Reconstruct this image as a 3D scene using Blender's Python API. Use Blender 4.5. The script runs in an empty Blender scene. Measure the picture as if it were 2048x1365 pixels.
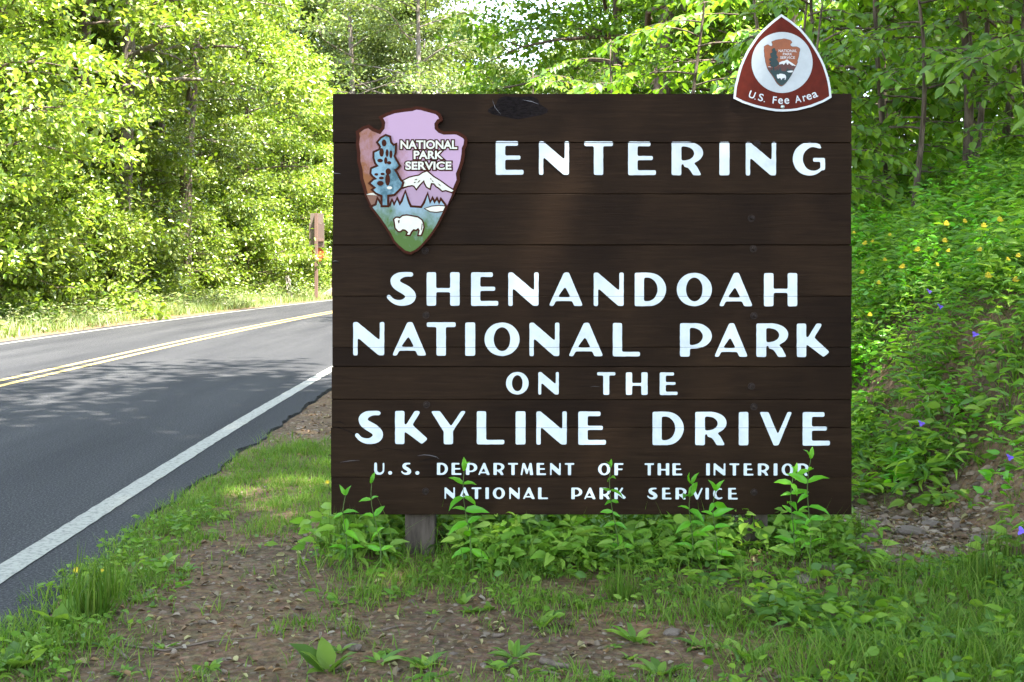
import bpy, bmesh, math, random
import numpy as np
from mathutils import Vector, Matrix, geometry

# ------------------------------------------------------------------ camera, sky, sun, exposure
scene = bpy.context.scene
COL = scene.collection
EYE, FOC, HOR, DS = 1.33, 2376.0, 535.0, 5.5        # eye height m, focal px, horizon row, distance to the sign
cam_d = bpy.data.cameras.new("camera")
cam = bpy.data.objects.new("camera", cam_d)
COL.objects.link(cam)
cam.location = (0, 0, EYE)
cam.rotation_euler = (math.radians(90), 0, 0)
cam_d.sensor_width = 36
cam_d.lens = FOC / 2048 * 36
cam_d.shift_y = -(682.5 - HOR) / 2048
cam_d.clip_start = 0.05
cam_d.clip_end = 3000
scene.camera = cam

SUN = Vector((0.33, -0.23, 1.0)).normalized()          # direction towards the sun
world = bpy.data.worlds.new("World")
scene.world = world
world.use_nodes = True
wn = world.node_tree.nodes
sky = wn.new("ShaderNodeTexSky")
sky.sky_type = 'NISHITA'
sky.sun_disc = False
sky.sun_elevation = math.asin(SUN.z)
sky.sun_rotation = math.atan2(SUN.x, SUN.y)
sky.altitude = 800
sky.dust_density = 1.6
wn["Background"].inputs[1].default_value = 0.15
hsv = wn.new("ShaderNodeHueSaturation")
hsv.inputs["Saturation"].default_value = 0.62
world.node_tree.links.new(sky.outputs[0], hsv.inputs["Color"])
world.node_tree.links.new(hsv.outputs[0], wn["Background"].inputs[0])
sun_d = bpy.data.lights.new("sun", 'SUN')
sun_d.energy = 4.5
sun_d.angle = math.radians(0.55)
sun_d.color = (1.0, 0.95, 0.86)
sun = bpy.data.objects.new("sun", sun_d)
COL.objects.link(sun)
sun.rotation_euler = SUN.to_track_quat('Z', 'Y').to_euler()
sun.location = (0, 0, 40)
scene.view_settings.view_transform = 'Standard'
scene.view_settings.look = 'None'
scene.view_settings.gamma = 1
scene.view_settings.exposure = 2.97
scene.cycles.max_bounces = 7
scene.cycles.transparent_max_bounces = 4
scene.cycles.sample_clamp_indirect = 6

random.seed(7)
rng = np.random.default_rng(7)

# ------------------------------------------------------------------ helpers
def gp(x, y, z=0.0):
    """point of the level z under the photograph's pixel, used for measuring"""
    Y = (EYE - z) * FOC / (y - HOR)
    return ((x - 1024) * Y / FOC, Y)

def tag(o, label=None, cat=None, group=None, kind=None):
    if label: o["label"] = label
    if cat: o["category"] = cat
    if group: o["group"] = group
    if kind: o["kind"] = kind
    return o

def link(name, me, mat=None, parent=None):
    o = bpy.data.objects.new(name, me)
    COL.objects.link(o)
    if mat is not None and me is not None and not me.materials:
        me.materials.append(mat)
    if parent: o.parent = parent
    return o

def empty(name, loc=(0, 0, 0)):
    o = bpy.data.objects.new(name, None)
    COL.objects.link(o)
    o.location = loc
    o.empty_display_size = 0.2
    return o

def np_mesh(name, V, T, smooth=False):
    """triangle mesh from arrays"""
    me = bpy.data.meshes.new(name)
    V = np.asarray(V, np.float32); T = np.asarray(T, np.int32)
    me.vertices.add(len(V)); me.vertices.foreach_set("co", V.ravel())
    me.loops.add(T.size); me.loops.foreach_set("vertex_index", T.ravel())
    n = len(T)
    me.polygons.add(n)
    me.polygons.foreach_set("loop_start", np.arange(0, n * 3, 3, dtype=np.int32))
    me.polygons.foreach_set("use_smooth", np.full(n, smooth))
    me.update(calc_edges=True)
    return me

def py_mesh(name, V, F, smooth=False):
    me = bpy.data.meshes.new(name)
    me.from_pydata([tuple(v) for v in V], [], [tuple(f) for f in F])
    if smooth:
        me.polygons.foreach_set("use_smooth", np.full(len(me.polygons), True))
    me.update()
    return me

def bm_mesh(name, bm, smooth=False):
    me = bpy.data.meshes.new(name)
    bmesh.ops.recalc_face_normals(bm, faces=bm.faces)
    bm.to_mesh(me); bm.free()
    if smooth:
        me.polygons.foreach_set("use_smooth", np.full(len(me.polygons), True))
    return me

def box_bm(bm, c, s, rot=None, bevel=0.0):
    r = bmesh.ops.create_cube(bm, size=1)
    vs = r["verts"]
    bmesh.ops.scale(bm, vec=s, verts=vs)
    if bevel:
        es = list({e for v in vs for e in v.link_edges})
        rb = bmesh.ops.bevel(bm, geom=es, offset=bevel, segments=2, affect='EDGES', profile=0.6)
        vs = list({v for f in rb["faces"] for v in f.verts} | {v for v in vs if v.is_valid})
    if rot is not None:
        bmesh.ops.rotate(bm, cent=(0, 0, 0), matrix=rot, verts=vs)
    bmesh.ops.translate(bm, vec=c, verts=vs)

def norm(a):
    return a / np.maximum(np.linalg.norm(a, axis=-1, keepdims=True), 1e-9)

# value noise on the ground
def vnoise(x, y, seed=0):
    x = np.asarray(x, float); y = np.asarray(y, float)
    xi = np.floor(x).astype(np.int64); yi = np.floor(y).astype(np.int64)
    fx = x - xi; fy = y - yi
    fx = fx * fx * (3 - 2 * fx); fy = fy * fy * (3 - 2 * fy)
    def h(a, b):
        n = (a * 374761393 + b * 668265263 + seed * 974634731) & 0x7fffffff
        n = ((n ^ (n >> 13)) * 1274126177) & 0x7fffffff
        return ((n ^ (n >> 16)) & 0xffff) / 65535.0
    return ((h(xi, yi) * (1 - fx) + h(xi + 1, yi) * fx) * (1 - fy)
            + (h(xi, yi + 1) * (1 - fx) + h(xi + 1, yi + 1) * fx) * fy)

def fbm(x, y, seed=0, o=3):
    s = 0; a = 0.5; t = 0
    for i in range(o):
        s = s + a * vnoise(x * 2 ** i, y * 2 ** i, seed + i); t += a; a *= 0.5
    return s / t

def sstep(a, b, x):
    t = np.clip((x - a) / (b - a), 0, 1)
    return t * t * (3 - 2 * t)

# ------------------------------------------------------------------ materials
def mat_new(name):
    m = bpy.data.materials.new(name)
    m.use_nodes = True
    nt = m.node_tree
    return m, nt, nt.nodes, nt.links, nt.nodes["Principled BSDF"]

def N(nodes, t, **kw):
    n = nodes.new(t)
    for k, v in kw.items():
        if k.startswith("i_"):
            n.inputs[k[2:].replace("_", " ")].default_value = v
        else:
            setattr(n, k, v)
    return n

def ramp(nodes, stops):
    r = nodes.new("ShaderNodeValToRGB")
    el = r.color_ramp.elements
    while len(el) > 1: el.remove(el[-1])
    el[0].position = stops[0][0]; el[0].color = (*stops[0][1], 1)
    for p, c in stops[1:]:
        e = el.new(p); e.color = (*c, 1)
    return r

def mixcol(nodes, links, fac, a, b, mode='MIX'):
    m = nodes.new("ShaderNodeMix"); m.data_type = 'RGBA'; m.blend_type = mode
    for sock, v in ((m.inputs[0], fac), (m.inputs[6], a), (m.inputs[7], b)):
        if hasattr(v, "is_linked") or hasattr(v, "links"): links.new(v, sock)
        elif isinstance(v, (int, float)): sock.default_value = v
        else: sock.default_value = (*v, 1)
    return m.outputs[2]

def leaf_mat(name, cols, trans=0.42, rough=0.42, spec=0.45, tboost=(1.5, 1.45, 0.7), varo=0.25):
    m, nt, nd, lk, p = mat_new(name)
    geo = N(nd, "ShaderNodeNewGeometry")
    r = ramp(nd, [(i / max(1, len(cols) - 1), c) for i, c in enumerate(cols)])
    lk.new(geo.outputs["Random Per Island"], r.inputs[0])
    oi = N(nd, "ShaderNodeObjectInfo")
    mr = N(nd, "ShaderNodeMapRange"); mr.inputs[3].default_value = 1 - varo; mr.inputs[4].default_value = 1 + varo
    lk.new(oi.outputs["Random"], mr.inputs[0])
    hs = N(nd, "ShaderNodeHueSaturation")
    lk.new(r.outputs[0], hs.inputs["Color"]); lk.new(mr.outputs[0], hs.inputs["Value"])
    lk.new(hs.outputs[0], p.inputs["Base Color"])
    p.inputs["Roughness"].default_value = rough
    p.inputs["Specular IOR Level"].default_value = spec
    tr = N(nd, "ShaderNodeBsdfTranslucent")
    tc = mixcol(nd, lk, 1.0, hs.outputs[0], tboost, 'MULTIPLY')
    lk.new(tc, tr.inputs[0])
    mx = N(nd, "ShaderNodeMixShader"); mx.inputs[0].default_value = trans
    lk.new(p.outputs[0], mx.inputs[1]); lk.new(tr.outputs[0], mx.inputs[2])
    lk.new(mx.outputs[0], nd["Material Output"].inputs[0])
    return m

def noisy_mat(name, c1, c2, scale=8, rough=0.8, bump=0.2, stretch=(1, 1, 1), detail=6, spec=0.3, dist=0.02, stops=(0.35, 0.65)):
    m, nt, nd, lk, p = mat_new(name)
    tc = N(nd, "ShaderNodeTexCoord"); mp = N(nd, "ShaderNodeMapping")
    mp.inputs["Scale"].default_value = stretch
    lk.new(tc.outputs["Object"], mp.inputs[0])
    no = N(nd, "ShaderNodeTexNoise"); no.inputs["Scale"].default_value = scale; no.inputs["Detail"].default_value = detail
    no.inputs["Roughness"].default_value = 0.65
    lk.new(mp.outputs[0], no.inputs["Vector"])
    r = ramp(nd, [(stops[0], c1), (stops[1], c2)])
    lk.new(no.outputs["Fac"], r.inputs[0]); lk.new(r.outputs[0], p.inputs["Base Color"])
    p.inputs["Roughness"].default_value = rough
    p.inputs["Specular IOR Level"].default_value = spec
    if bump:
        b = N(nd, "ShaderNodeBump"); b.inputs["Strength"].default_value = bump; b.inputs["Distance"].default_value = dist
        lk.new(no.outputs["Fac"], b.inputs["Height"]); lk.new(b.outputs[0], p.inputs["Normal"])
    return m

M = {}
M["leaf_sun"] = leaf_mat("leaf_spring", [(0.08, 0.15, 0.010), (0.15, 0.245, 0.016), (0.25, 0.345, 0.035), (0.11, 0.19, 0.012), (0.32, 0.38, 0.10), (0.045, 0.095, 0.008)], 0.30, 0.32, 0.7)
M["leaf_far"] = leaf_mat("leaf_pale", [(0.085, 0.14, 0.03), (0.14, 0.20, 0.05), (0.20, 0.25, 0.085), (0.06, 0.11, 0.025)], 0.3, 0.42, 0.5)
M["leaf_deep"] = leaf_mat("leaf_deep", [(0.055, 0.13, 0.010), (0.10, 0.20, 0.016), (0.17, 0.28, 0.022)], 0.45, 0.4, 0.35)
M["leaf_near"] = leaf_mat("leaf_near", [(0.075, 0.18, 0.016), (0.13, 0.27, 0.022), (0.22, 0.36, 0.03), (0.10, 0.21, 0.05)], 0.45, 0.38, 0.45)
M["herb"] = leaf_mat("herb_leaf", [(0.085, 0.20, 0.016), (0.14, 0.29, 0.024), (0.23, 0.38, 0.035), (0.12, 0.25, 0.06), (0.065, 0.15, 0.02)], 0.38, 0.45, 0.22)
M["weed"] = leaf_mat("weed_leaf", [(0.09, 0.205, 0.022), (0.14, 0.28, 0.03), (0.22, 0.35, 0.055), (0.075, 0.17, 0.03)], 0.38, 0.45, 0.22)
M["seedling"] = leaf_mat("seedling_leaf", [(0.09, 0.34, 0.012), (0.17, 0.46, 0.016), (0.11, 0.38, 0.025)], 0.4, 0.4, 0.45, varo=0.1)
M["grass"] = leaf_mat("grass_blade", [(0.065, 0.15, 0.014), (0.105, 0.215, 0.02), (0.19, 0.275, 0.05), (0.08, 0.185, 0.022)], 0.35, 0.5, 0.15)
M["verge"] = leaf_mat("verge_grass", [(0.08, 0.15, 0.03), (0.12, 0.185, 0.04), (0.24, 0.25, 0.12), (0.07, 0.14, 0.02), (0.3, 0.3, 0.19)], 0.35, 0.5, 0.35)
M["dry"] = leaf_mat("dry_leaf", [(0.15, 0.095, 0.055), (0.27, 0.19, 0.12), (0.36, 0.23, 0.11), (0.10, 0.07, 0.045), (0.46, 0.42, 0.19), (0.2, 0.15, 0.105), (0.34, 0.29, 0.22), (0.09, 0.07, 0.05)], 0.12, 0.7, 0.2, (1.1, 1.0, 0.8))
M["yellow"] = noisy_mat("yellow_petal", (0.62, 0.45, 0.02), (0.75, 0.60, 0.04), 40, 0.6, 0)
M["purple"] = noisy_mat("purple_petal", (0.13, 0.07, 0.5), (0.2, 0.12, 0.65), 40, 0.6, 0)
M["stem"] = noisy_mat("green_stem", (0.06, 0.11, 0.02), (0.10, 0.15, 0.04), 30, 0.6, 0)
M["twig"] = noisy_mat("twig_bark", (0.10, 0.075, 0.055), (0.20, 0.155, 0.12), 30, 0.85, 0.3)
M["bark"] = noisy_mat("tree_bark", (0.05, 0.037, 0.028), (0.20, 0.155, 0.12), 9, 0.9, 0.7, (3, 3, 0.5), 8, 0.2, 0.05)
M["bark_pale"] = noisy_mat("pale_bark", (0.10, 0.08, 0.065), (0.26, 0.22, 0.18), 9, 0.9, 0.6, (3, 3, 0.5), 8, 0.2, 0.05)
M["stone"] = noisy_mat("stone", (0.11, 0.085, 0.065), (0.25, 0.205, 0.165), 25, 0.85, 0.4)
M["pebble"] = leaf_mat("pebble", [(0.12, 0.085, 0.058), (0.20, 0.148, 0.105), (0.33, 0.265, 0.195), (0.16, 0.125, 0.1), (0.08, 0.057, 0.04)], 0.0, 0.85, 0.25)
M["letter"] = noisy_mat("white_letter_paint", (0.54, 0.59, 0.605), (0.65, 0.705, 0.72), 14, 0.55, 0.25, (1, 1, 1), 5, 0.35, 0.003, (0.3, 0.6))

def m_wood():
    m, nt, nd, lk, p = mat_new("brown_painted_board")
    tc = N(nd, "ShaderNodeTexCoord"); oi = N(nd, "ShaderNodeObjectInfo")
    ad = N(nd, "ShaderNodeVectorMath", operation='ADD')
    sc = N(nd, "ShaderNodeVectorMath", operation='SCALE'); sc.inputs[3].default_value = 13.0
    cb = N(nd, "ShaderNodeCombineXYZ"); lk.new(oi.outputs["Random"], cb.inputs[0]); lk.new(oi.outputs["Random"], cb.inputs[2])
    lk.new(cb.outputs[0], sc.inputs[0])
    lk.new(tc.outputs["Object"], ad.inputs[0]); lk.new(sc.outputs[0], ad.inputs[1])
    mp = N(nd, "ShaderNodeMapping"); mp.inputs["Scale"].default_value = (0.9, 6, 14)
    lk.new(ad.outputs[0], mp.inputs[0])
    no = N(nd, "ShaderNodeTexNoise"); no.inputs["Scale"].default_value = 5; no.inputs["Detail"].default_value = 8; no.inputs["Roughness"].default_value = 0.7
    no.inputs["Distortion"].default_value = 0.6
    lk.new(mp.outputs[0], no.inputs["Vector"])
    n2 = N(nd, "ShaderNodeTexNoise"); n2.inputs["Scale"].default_value = 2.2; n2.inputs["Detail"].default_value = 4
    lk.new(ad.outputs[0], n2.inputs["Vector"])
    r = ramp(nd, [(0.3, (0.0135, 0.0072, 0.0036)), (0.52, (0.019, 0.0104, 0.0052)), (0.78, (0.029, 0.0165, 0.0088))])
    lk.new(no.outputs["Fac"], r.inputs[0])
    r2 = ramp(nd, [(0.32, (0.66, 0.62, 0.62)), (0.68, (1.3, 1.27, 1.2))])
    lk.new(n2.outputs["Fac"], r2.inputs[0])
    c = mixcol(nd, lk, 1.0, r.outputs[0], r2.outputs[0], 'MULTIPLY')
    lk.new(c, p.inputs["Base Color"])
    p.inputs["Roughness"].default_value = 0.55
    p.inputs["Specular IOR Level"].default_value = 0.07
    b = N(nd, "ShaderNodeBump"); b.inputs["Strength"].default_value = 0.5; b.inputs["Distance"].default_value = 0.003
    lk.new(no.outputs["Fac"], b.inputs["Height"]); lk.new(b.outputs[0], p.inputs["Normal"])
    return m
M["wood"] = m_wood()
M["post"] = noisy_mat("weathered_post", (0.055, 0.042, 0.032), (0.12, 0.095, 0.075), 8, 0.8, 0.5, (4, 4, 0.6), 8, 0.2, 0.01)
M["bolt"] = noisy_mat("painted_bolt", (0.014, 0.009, 0.007), (0.04, 0.028, 0.022), 60, 0.5, 0.2, spec=0.1)

def m_asphalt():
    m, nt, nd, lk, p = mat_new("asphalt")
    tc = N(nd, "ShaderNodeTexCoord")
    n1 = N(nd, "ShaderNodeTexNoise"); n1.inputs["Scale"].default_value = 75; n1.inputs["Detail"].default_value = 4; n1.inputs["Roughness"].default_value = 0.8
    lk.new(tc.outputs["Object"], n1.inputs["Vector"])
    vo = N(nd, "ShaderNodeTexVoronoi"); vo.inputs["Scale"].default_value = 95
    lk.new(tc.outputs["Object"], vo.inputs["Vector"])
    mp = N(nd, "ShaderNodeMapping"); mp.inputs["Scale"].default_value = (1.1, 0.09, 1)
    lk.new(tc.outputs["Object"], mp.inputs[0])
    n2 = N(nd, "ShaderNodeTexNoise"); n2.inputs["Scale"].default_value = 1.6; n2.inputs["Detail"].default_value = 5
    lk.new(mp.outputs[0], n2.inputs["Vector"])
    r1 = ramp(nd, [(0.34, (0.010, 0.0105, 0.0125)), (0.52, (0.028, 0.0285, 0.031)), (0.68, (0.112, 0.112, 0.11))])
    lk.new(n1.outputs["Fac"], r1.inputs[0])
    r2 = ramp(nd, [(0.33, (0.72, 0.72, 0.74)), (0.67, (1.3, 1.29, 1.26))])
    lk.new(n2.outputs["Fac"], r2.inputs[0])
    c = mixcol(nd, lk, 1.0, r1.outputs[0], r2.outputs[0], 'MULTIPLY')
    lk.new(c, p.inputs["Base Color"])
    p.inputs["Roughness"].default_value = 0.8
    p.inputs["Specular IOR Level"].default_value = 0.2
    b = N(nd, "ShaderNodeBump"); b.inputs["Strength"].default_value = 0.6; b.inputs["Distance"].default_value = 0.006
    lk.new(vo.outputs["Distance"], b.inputs["Height"]); lk.new(b.outputs[0], p.inputs["Normal"])
    return m
M["asphalt"] = m_asphalt()

def m_line(name, col, worn):
    m, nt, nd, lk, p = mat_new(name)
    tc = N(nd, "ShaderNodeTexCoord")
    n1 = N(nd, "ShaderNodeTexNoise"); n1.inputs["Scale"].default_value = 34; n1.inputs["Detail"].default_value = 8; n1.inputs["Roughness"].default_value = 0.75
    lk.new(tc.outputs["Object"], n1.inputs["Vector"])
    r1 = ramp(nd, [(0.36, worn), (0.52, col)])
    lk.new(n1.outputs["Fac"], r1.inputs[0]); lk.new(r1.outputs[0], p.inputs["Base Color"])
    p.inputs["Roughness"].default_value = 0.7
    return m
M["line_white"] = m_line("white_road_paint", (0.33, 0.325, 0.275), (0.13, 0.13, 0.115))
M["line_yellow"] = m_line("yellow_road_paint", (0.46, 0.33, 0.11), (0.25, 0.18, 0.07))

def m_ground():
    m, nt, nd, lk, p = mat_new("soil")
    tc = N(nd, "ShaderNodeTexCoord")
    def noise(s, d=5, rr=0.6):
        n = N(nd, "ShaderNodeTexNoise"); n.inputs["Scale"].default_value = s; n.inputs["Detail"].default_value = d
        n.inputs["Roughness"].default_value = rr
        lk.new(tc.outputs["Object"], n.inputs["Vector"]); return n
    n1, n2, n3 = noise(1.3), noise(22, 6, 0.7), noise(120, 3)
    vo = N(nd, "ShaderNodeTexVoronoi"); vo.inputs["Scale"].default_value = 48; vo.inputs["Randomness"].default_value = 1
    lk.new(tc.outputs["Object"], vo.inputs["Vector"])
    r1 = ramp(nd, [(0.3, (0.06, 0.040, 0.022)), (0.5, (0.130, 0.090, 0.053)), (0.72, (0.235, 0.172, 0.108))])
    lk.new(n2.outputs["Fac"], r1.inputs[0])
    r2 = ramp(nd, [(0.35, (0.8, 0.8, 0.82)), (0.65, (1.15, 1.08, 1.0))])
    lk.new(n1.outputs["Fac"], r2.inputs[0])
    c = mixcol(nd, lk, 1.0, r1.outputs[0], r2.outputs[0], 'MULTIPLY')
    hv = N(nd, "ShaderNodeHueSaturation"); hv.inputs["Saturation"].default_value = 0.35
    lk.new(vo.outputs["Color"], hv.inputs["Color"])
    c2 = mixcol(nd, lk, 0.35, c, hv.outputs[0], 'OVERLAY')
    lk.new(c2, p.inputs["Base Color"])
    p.inputs["Roughness"].default_value = 0.95
    p.inputs["Specular IOR Level"].default_value = 0.15
    b = N(nd, "ShaderNodeBump"); b.inputs["Strength"].default_value = 0.8; b.inputs["Distance"].default_value = 0.02
    lk.new(n2.outputs["Fac"], b.inputs["Height"])
    b2 = N(nd, "ShaderNodeBump"); b2.inputs["Strength"].default_value = 0.7; b2.inputs["Distance"].default_value = 0.008
    lk.new(vo.outputs["Distance"], b2.inputs["Height"]); lk.new(b.outputs[0], b2.inputs["Normal"])
    lk.new(b2.outputs[0], p.inputs["Normal"])
    return m
M["ground"] = m_ground()

def plain(name, col, rough=0.5, spec=0.5, coat=0.0, metal=0.0, var=0.12, coat_ior=1.5):
    lo = tuple(c * (1 - var) for c in col); hi = tuple(min(1, c * (1 + var)) for c in col)
    m = noisy_mat(name, lo, hi, 30, rough, 0, spec=spec)
    p = m.node_tree.nodes["Principled BSDF"]
    p.inputs["Coat Weight"].default_value = coat
    p.inputs["Coat Roughness"].default_value = 0.12
    p.inputs["Coat IOR"].default_value = coat_ior
    p.inputs["Metallic"].default_value = metal
    return m

# ------------------------------------------------------------------ terrain
def shift(Y):
    return 0.0018 * np.maximum(np.asarray(Y, float) - 18, 0) ** 2

def bank_edge(Y):
    return np.interp(Y, [0, 5, 6.2, 8, 12, 20, 30], [2.5, 2.45, 2.25, 1.85, 1.3, 1.2, 1.2]) + shift(Y)

def ground_z(X, Y, fine=True):
    X = np.asarray(X, float); Y = np.asarray(Y, float)
    d = X - bank_edge(Y)
    s = shift(Y)
    z = 1.2 * sstep(-0.15, 1.25, d) + 0.34 * np.maximum(d - 0.9, 0) * sstep(0.9, 2.5, d) - 0.0022 * np.maximum(d - 6, 0) ** 2 * (d < 45)
    z = np.where(d > 45, z[()] if z.ndim == 0 else z, z)
    lf = -(X - s) - 9.6
    z = z + 0.12 * sstep(0, 2.5, lf) + 0.035 * np.maximum(lf - 2, 0)
    if fine:
        off = sstep(-1.75, -1.2, X - s) + sstep(9.2, 10.0, -(X - s))
        z = z + off * (0.05 * (fbm(X * 1.1, Y * 1.1, 3) - 0.5) + 0.03 * (fbm(X * 5, Y * 5, 9) - 0.5))
        z = z + 0.25 * (fbm(X * 0.5, Y * 0.5, 5) - 0.5) * sstep(0.4, 2, d)
    road = (X - s > -9.15) & (X - s < -1.78)
    edge = sstep(-2.2, -1.88, X - s) + sstep(9.0, 9.3, -(X - s))
    z = z * np.clip(edge, 0, 1) - 0.07 * (1 - np.clip(edge, 0, 1)) - 0.009 * (np.clip(edge, 0, 1) > 0.5)
    return z

def grid_sheet(xs, ys):
    Xg, Yg = np.meshgrid(xs, ys)
    Z = ground_z(Xg, Yg)
    V = np.stack([Xg.ravel(), Yg.ravel(), Z.ravel()], 1)
    nx, ny = len(xs), len(ys)
    i = (np.arange(ny - 1)[:, None] * nx + np.arange(nx - 1)[None]).ravel()
    T = np.concatenate([np.stack([i, i + 1, i + nx + 1], 1), np.stack([i, i + nx + 1, i + nx], 1)])
    return V, T
xs = np.concatenate([np.linspace(-300, -40, 14)[:-1], np.linspace(-40, -10, 40)[:-1], np.linspace(-10, -2.6, 40)[:-1],
                     np.linspace(-2.6, 5, 200)[:-1], np.linspace(5, 14, 50)[:-1], np.linspace(14, 60, 40)[:-1], np.linspace(60, 300, 14)])
ys = np.concatenate([np.linspace(-200, -10, 14)[:-1], np.linspace(-10, 3, 26)[:-1], np.linspace(3, 10, 170)[:-1], np.linspace(10, 20, 80)[:-1],
                     np.linspace(20, 60, 90)[:-1], np.linspace(60, 120, 30)[:-1], np.linspace(120, 500, 12)])
gV, gT = grid_sheet(xs, ys)
ground = link("ground", np_mesh("ground", gV, gT, True), M["ground"])
tag(ground, kind="structure")

# road slab: ribbon with a ragged right-hand edge, 7 cm thick
ry = np.concatenate([np.linspace(-60, 3, 40)[:-1], np.linspace(3, 16, 220)[:-1], np.linspace(16, 120, 140)])
def ribbon(name, xl, xr, z, mat, thick=0.0):
    n = len(ry)
    L = np.stack([xl, ry, np.full(n, z)], 1); R = np.stack([xr, ry, np.full(n, z)], 1)
    cols = [L, R]
    if thick:
        cols = [L - [0, 0, thick], L, R, R + np.array([0.03, 0, -thick])]
    k = len(cols)
    V = np.stack(cols, 1).reshape(-1, 3)
    T = []
    for j in range(k - 1):
        i = np.arange(n - 1) * k + j
        T += [np.stack([i, i + 1, i + k + 1], 1), np.stack([i, i + k + 1, i + k], 1)]
    o = link(name, np_mesh(name, V, np.concatenate(T)), mat)
    tag(o, kind="structure")
    return o
sh = shift(ry)
edge_r = np.interp(ry, [0, 4.4, 5.4, 6.5, 8.5, 13], [-1.74, -1.80, -1.86, -1.92, -1.96, -2.0])
rag = 0.07 * (vnoise(ry * 3.1, ry * 0 + 4, 2) - 0.5) + 0.035 * (vnoise(ry * 11, ry * 0 + 9, 5) - 0.5)
ribbon("road", np.full(len(ry), -9.15) + sh + 0.1 * (vnoise(ry * 2, ry * 0, 8) - 0.5), edge_r + sh + rag, 0.0, M["asphalt"], 0.08)
e_c = np.interp(ry, [0, 5.1, 7.4, 9, 11.3, 15.2], [-2.12, -2.21, -2.27, -2.305, -2.335, -2.35]) + sh
wob = 0.008 * (vnoise(ry * 9, ry * 0, 21) - 0.5)
ribbon("road_edge_line", e_c - 0.068 + wob, e_c + 0.062 + wob, 0.004, M["line_white"])
ribbon("road_edge_line", sh - 8.90, sh - 8.80, 0.004, M["line_white"])
ribbon("road_centre_line", sh - 5.79, sh - 5.69, 0.004, M["line_yellow"])
ribbon("road_centre_line", sh - 6.05, sh - 5.95, 0.004, M["line_yellow"])

# ------------------------------------------------------------------ leaf batches
LEAF6_V = np.array([(0, 0, 0), (1, 0, -0.1), (0.3, 0.27, 0.07), (0.72, 0.22, 0.02), (0.3, -0.27, 0.07), (0.72, -0.22, 0.02)], float)
LEAF6_T = np.array([(0, 1, 3), (0, 3, 2), (0, 4, 5), (0, 5, 1)])
OV_V = np.array([(0, 0, 0), (0.32, 0, 0.0), (0.70, 0, -0.03), (1, 0, -0.14),
                 (0.10, 0.20, 0.05), (0.38, 0.31, 0.07), (0.72, 0.19, 0.02),
                 (0.10, -0.20, 0.05), (0.38, -0.31, 0.07), (0.72, -0.19, 0.02)], float)
OV_T = np.array([(0, 1, 4), (1, 5, 4), (1, 2, 5), (2, 6, 5), (2, 3, 6), (0, 7, 1), (1, 7, 8), (1, 8, 2), (2, 8, 9), (2, 9, 3)])
LANCE_V = OV_V * np.array([1, 0.55, 1]); LANCE_T = OV_T
BLADE_V = np.array([(-.5, 0, 0), (.5, 0, 0), (-.4, 0.10, 0.5), (.4, 0.10, 0.5), (0, 0.42, 1)], float)
BLADE_T = np.array([(0, 1, 3), (0, 3, 2), (2, 3, 4)])

def frame(d, n):
    d = norm(d); n = n - d * np.sum(n * d, -1, keepdims=True); n = norm(n)
    return np.stack([d, np.cross(n, d), n], -1)          # columns

def batch(name, TV, TT, P, R, S, mat=None, parent=None, mesh_only=False, smooth=True):
    """many copies of one small template as one mesh"""
    k = len(TV); n = len(P)
    S = np.asarray(S, float)
    L = TV[None] * (S[:, None, None] if S.ndim == 1 else S[:, None, :])
    V = np.einsum('nij,nkj->nki', R, L) + P[:, None]
    T = (TT[None] + (np.arange(n) * k)[:, None, None]).reshape(-1, 3)
    me = np_mesh(name, V.reshape(-1, 3), T, smooth)
    if mesh_only:
        if mat: me.materials.append(mat)
        return me
    return link(name, me, mat, parent)

def rand_unit(n):
    return norm(rng.normal(size=(n, 3)))

def leaf_frames(n, out=None, up=0.9, jit=0.75, droop=0.25):
    d = rand_unit(n) * 0.9
    if out is not None: d = d + out * 0.8
    d[:, 2] -= droop
    nn = rand_unit(n) * jit; nn[:, 2] += up
    return frame(d, nn)

class Tubes:
    def __init__(s, k=7): s.V = []; s.T = []; s.n = 0; s.k = k
    def add(s, pts, rad, k=None, cap=True):
        k = k or s.k
        pts = np.asarray(pts, float); m = len(pts)
        rad = np.broadcast_to(np.asarray(rad, float), (m,))
        t = norm(np.gradient(pts, axis=0))
        ref = np.array([0, 0, 1.0]) if abs(t[0, 2]) < 0.9 else np.array([1.0, 0, 0])
        a = norm(np.cross(t, ref)); b = np.cross(t, a)
        th = np.linspace(0, 2 * np.pi, k, endpoint=False)
        ring = pts[:, None] + rad[:, None, None] * (a[:, None] * np.cos(th)[None, :, None] + b[:, None] * np.sin(th)[None, :, None])
        s.V.append(ring.reshape(-1, 3))
        i = np.arange(m - 1)[:, None] * k; j = np.arange(k)[None]; j2 = (np.arange(k) + 1) % k
        A = (i + j).ravel(); B = (i + j2[None]).ravel(); C = A + k; D = B + k
        s.T += [np.stack([A, B, D], 1) + s.n, np.stack([A, D, C], 1) + s.n]
        nv = m * k
        if cap:
            s.V.append(pts[[0, -1]])
            s.T += [np.stack([np.full(k, nv), j2, np.arange(k)], 1) + s.n,
                    np.stack([np.full(k, nv + 1), (m - 1) * k + np.arange(k), (m - 1) * k + j2], 1) + s.n]
            nv += 2
        s.n += nv
    def mesh(s, name):
        return np_mesh(name, np.concatenate(s.V), np.concatenate(s.T), True)

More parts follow.
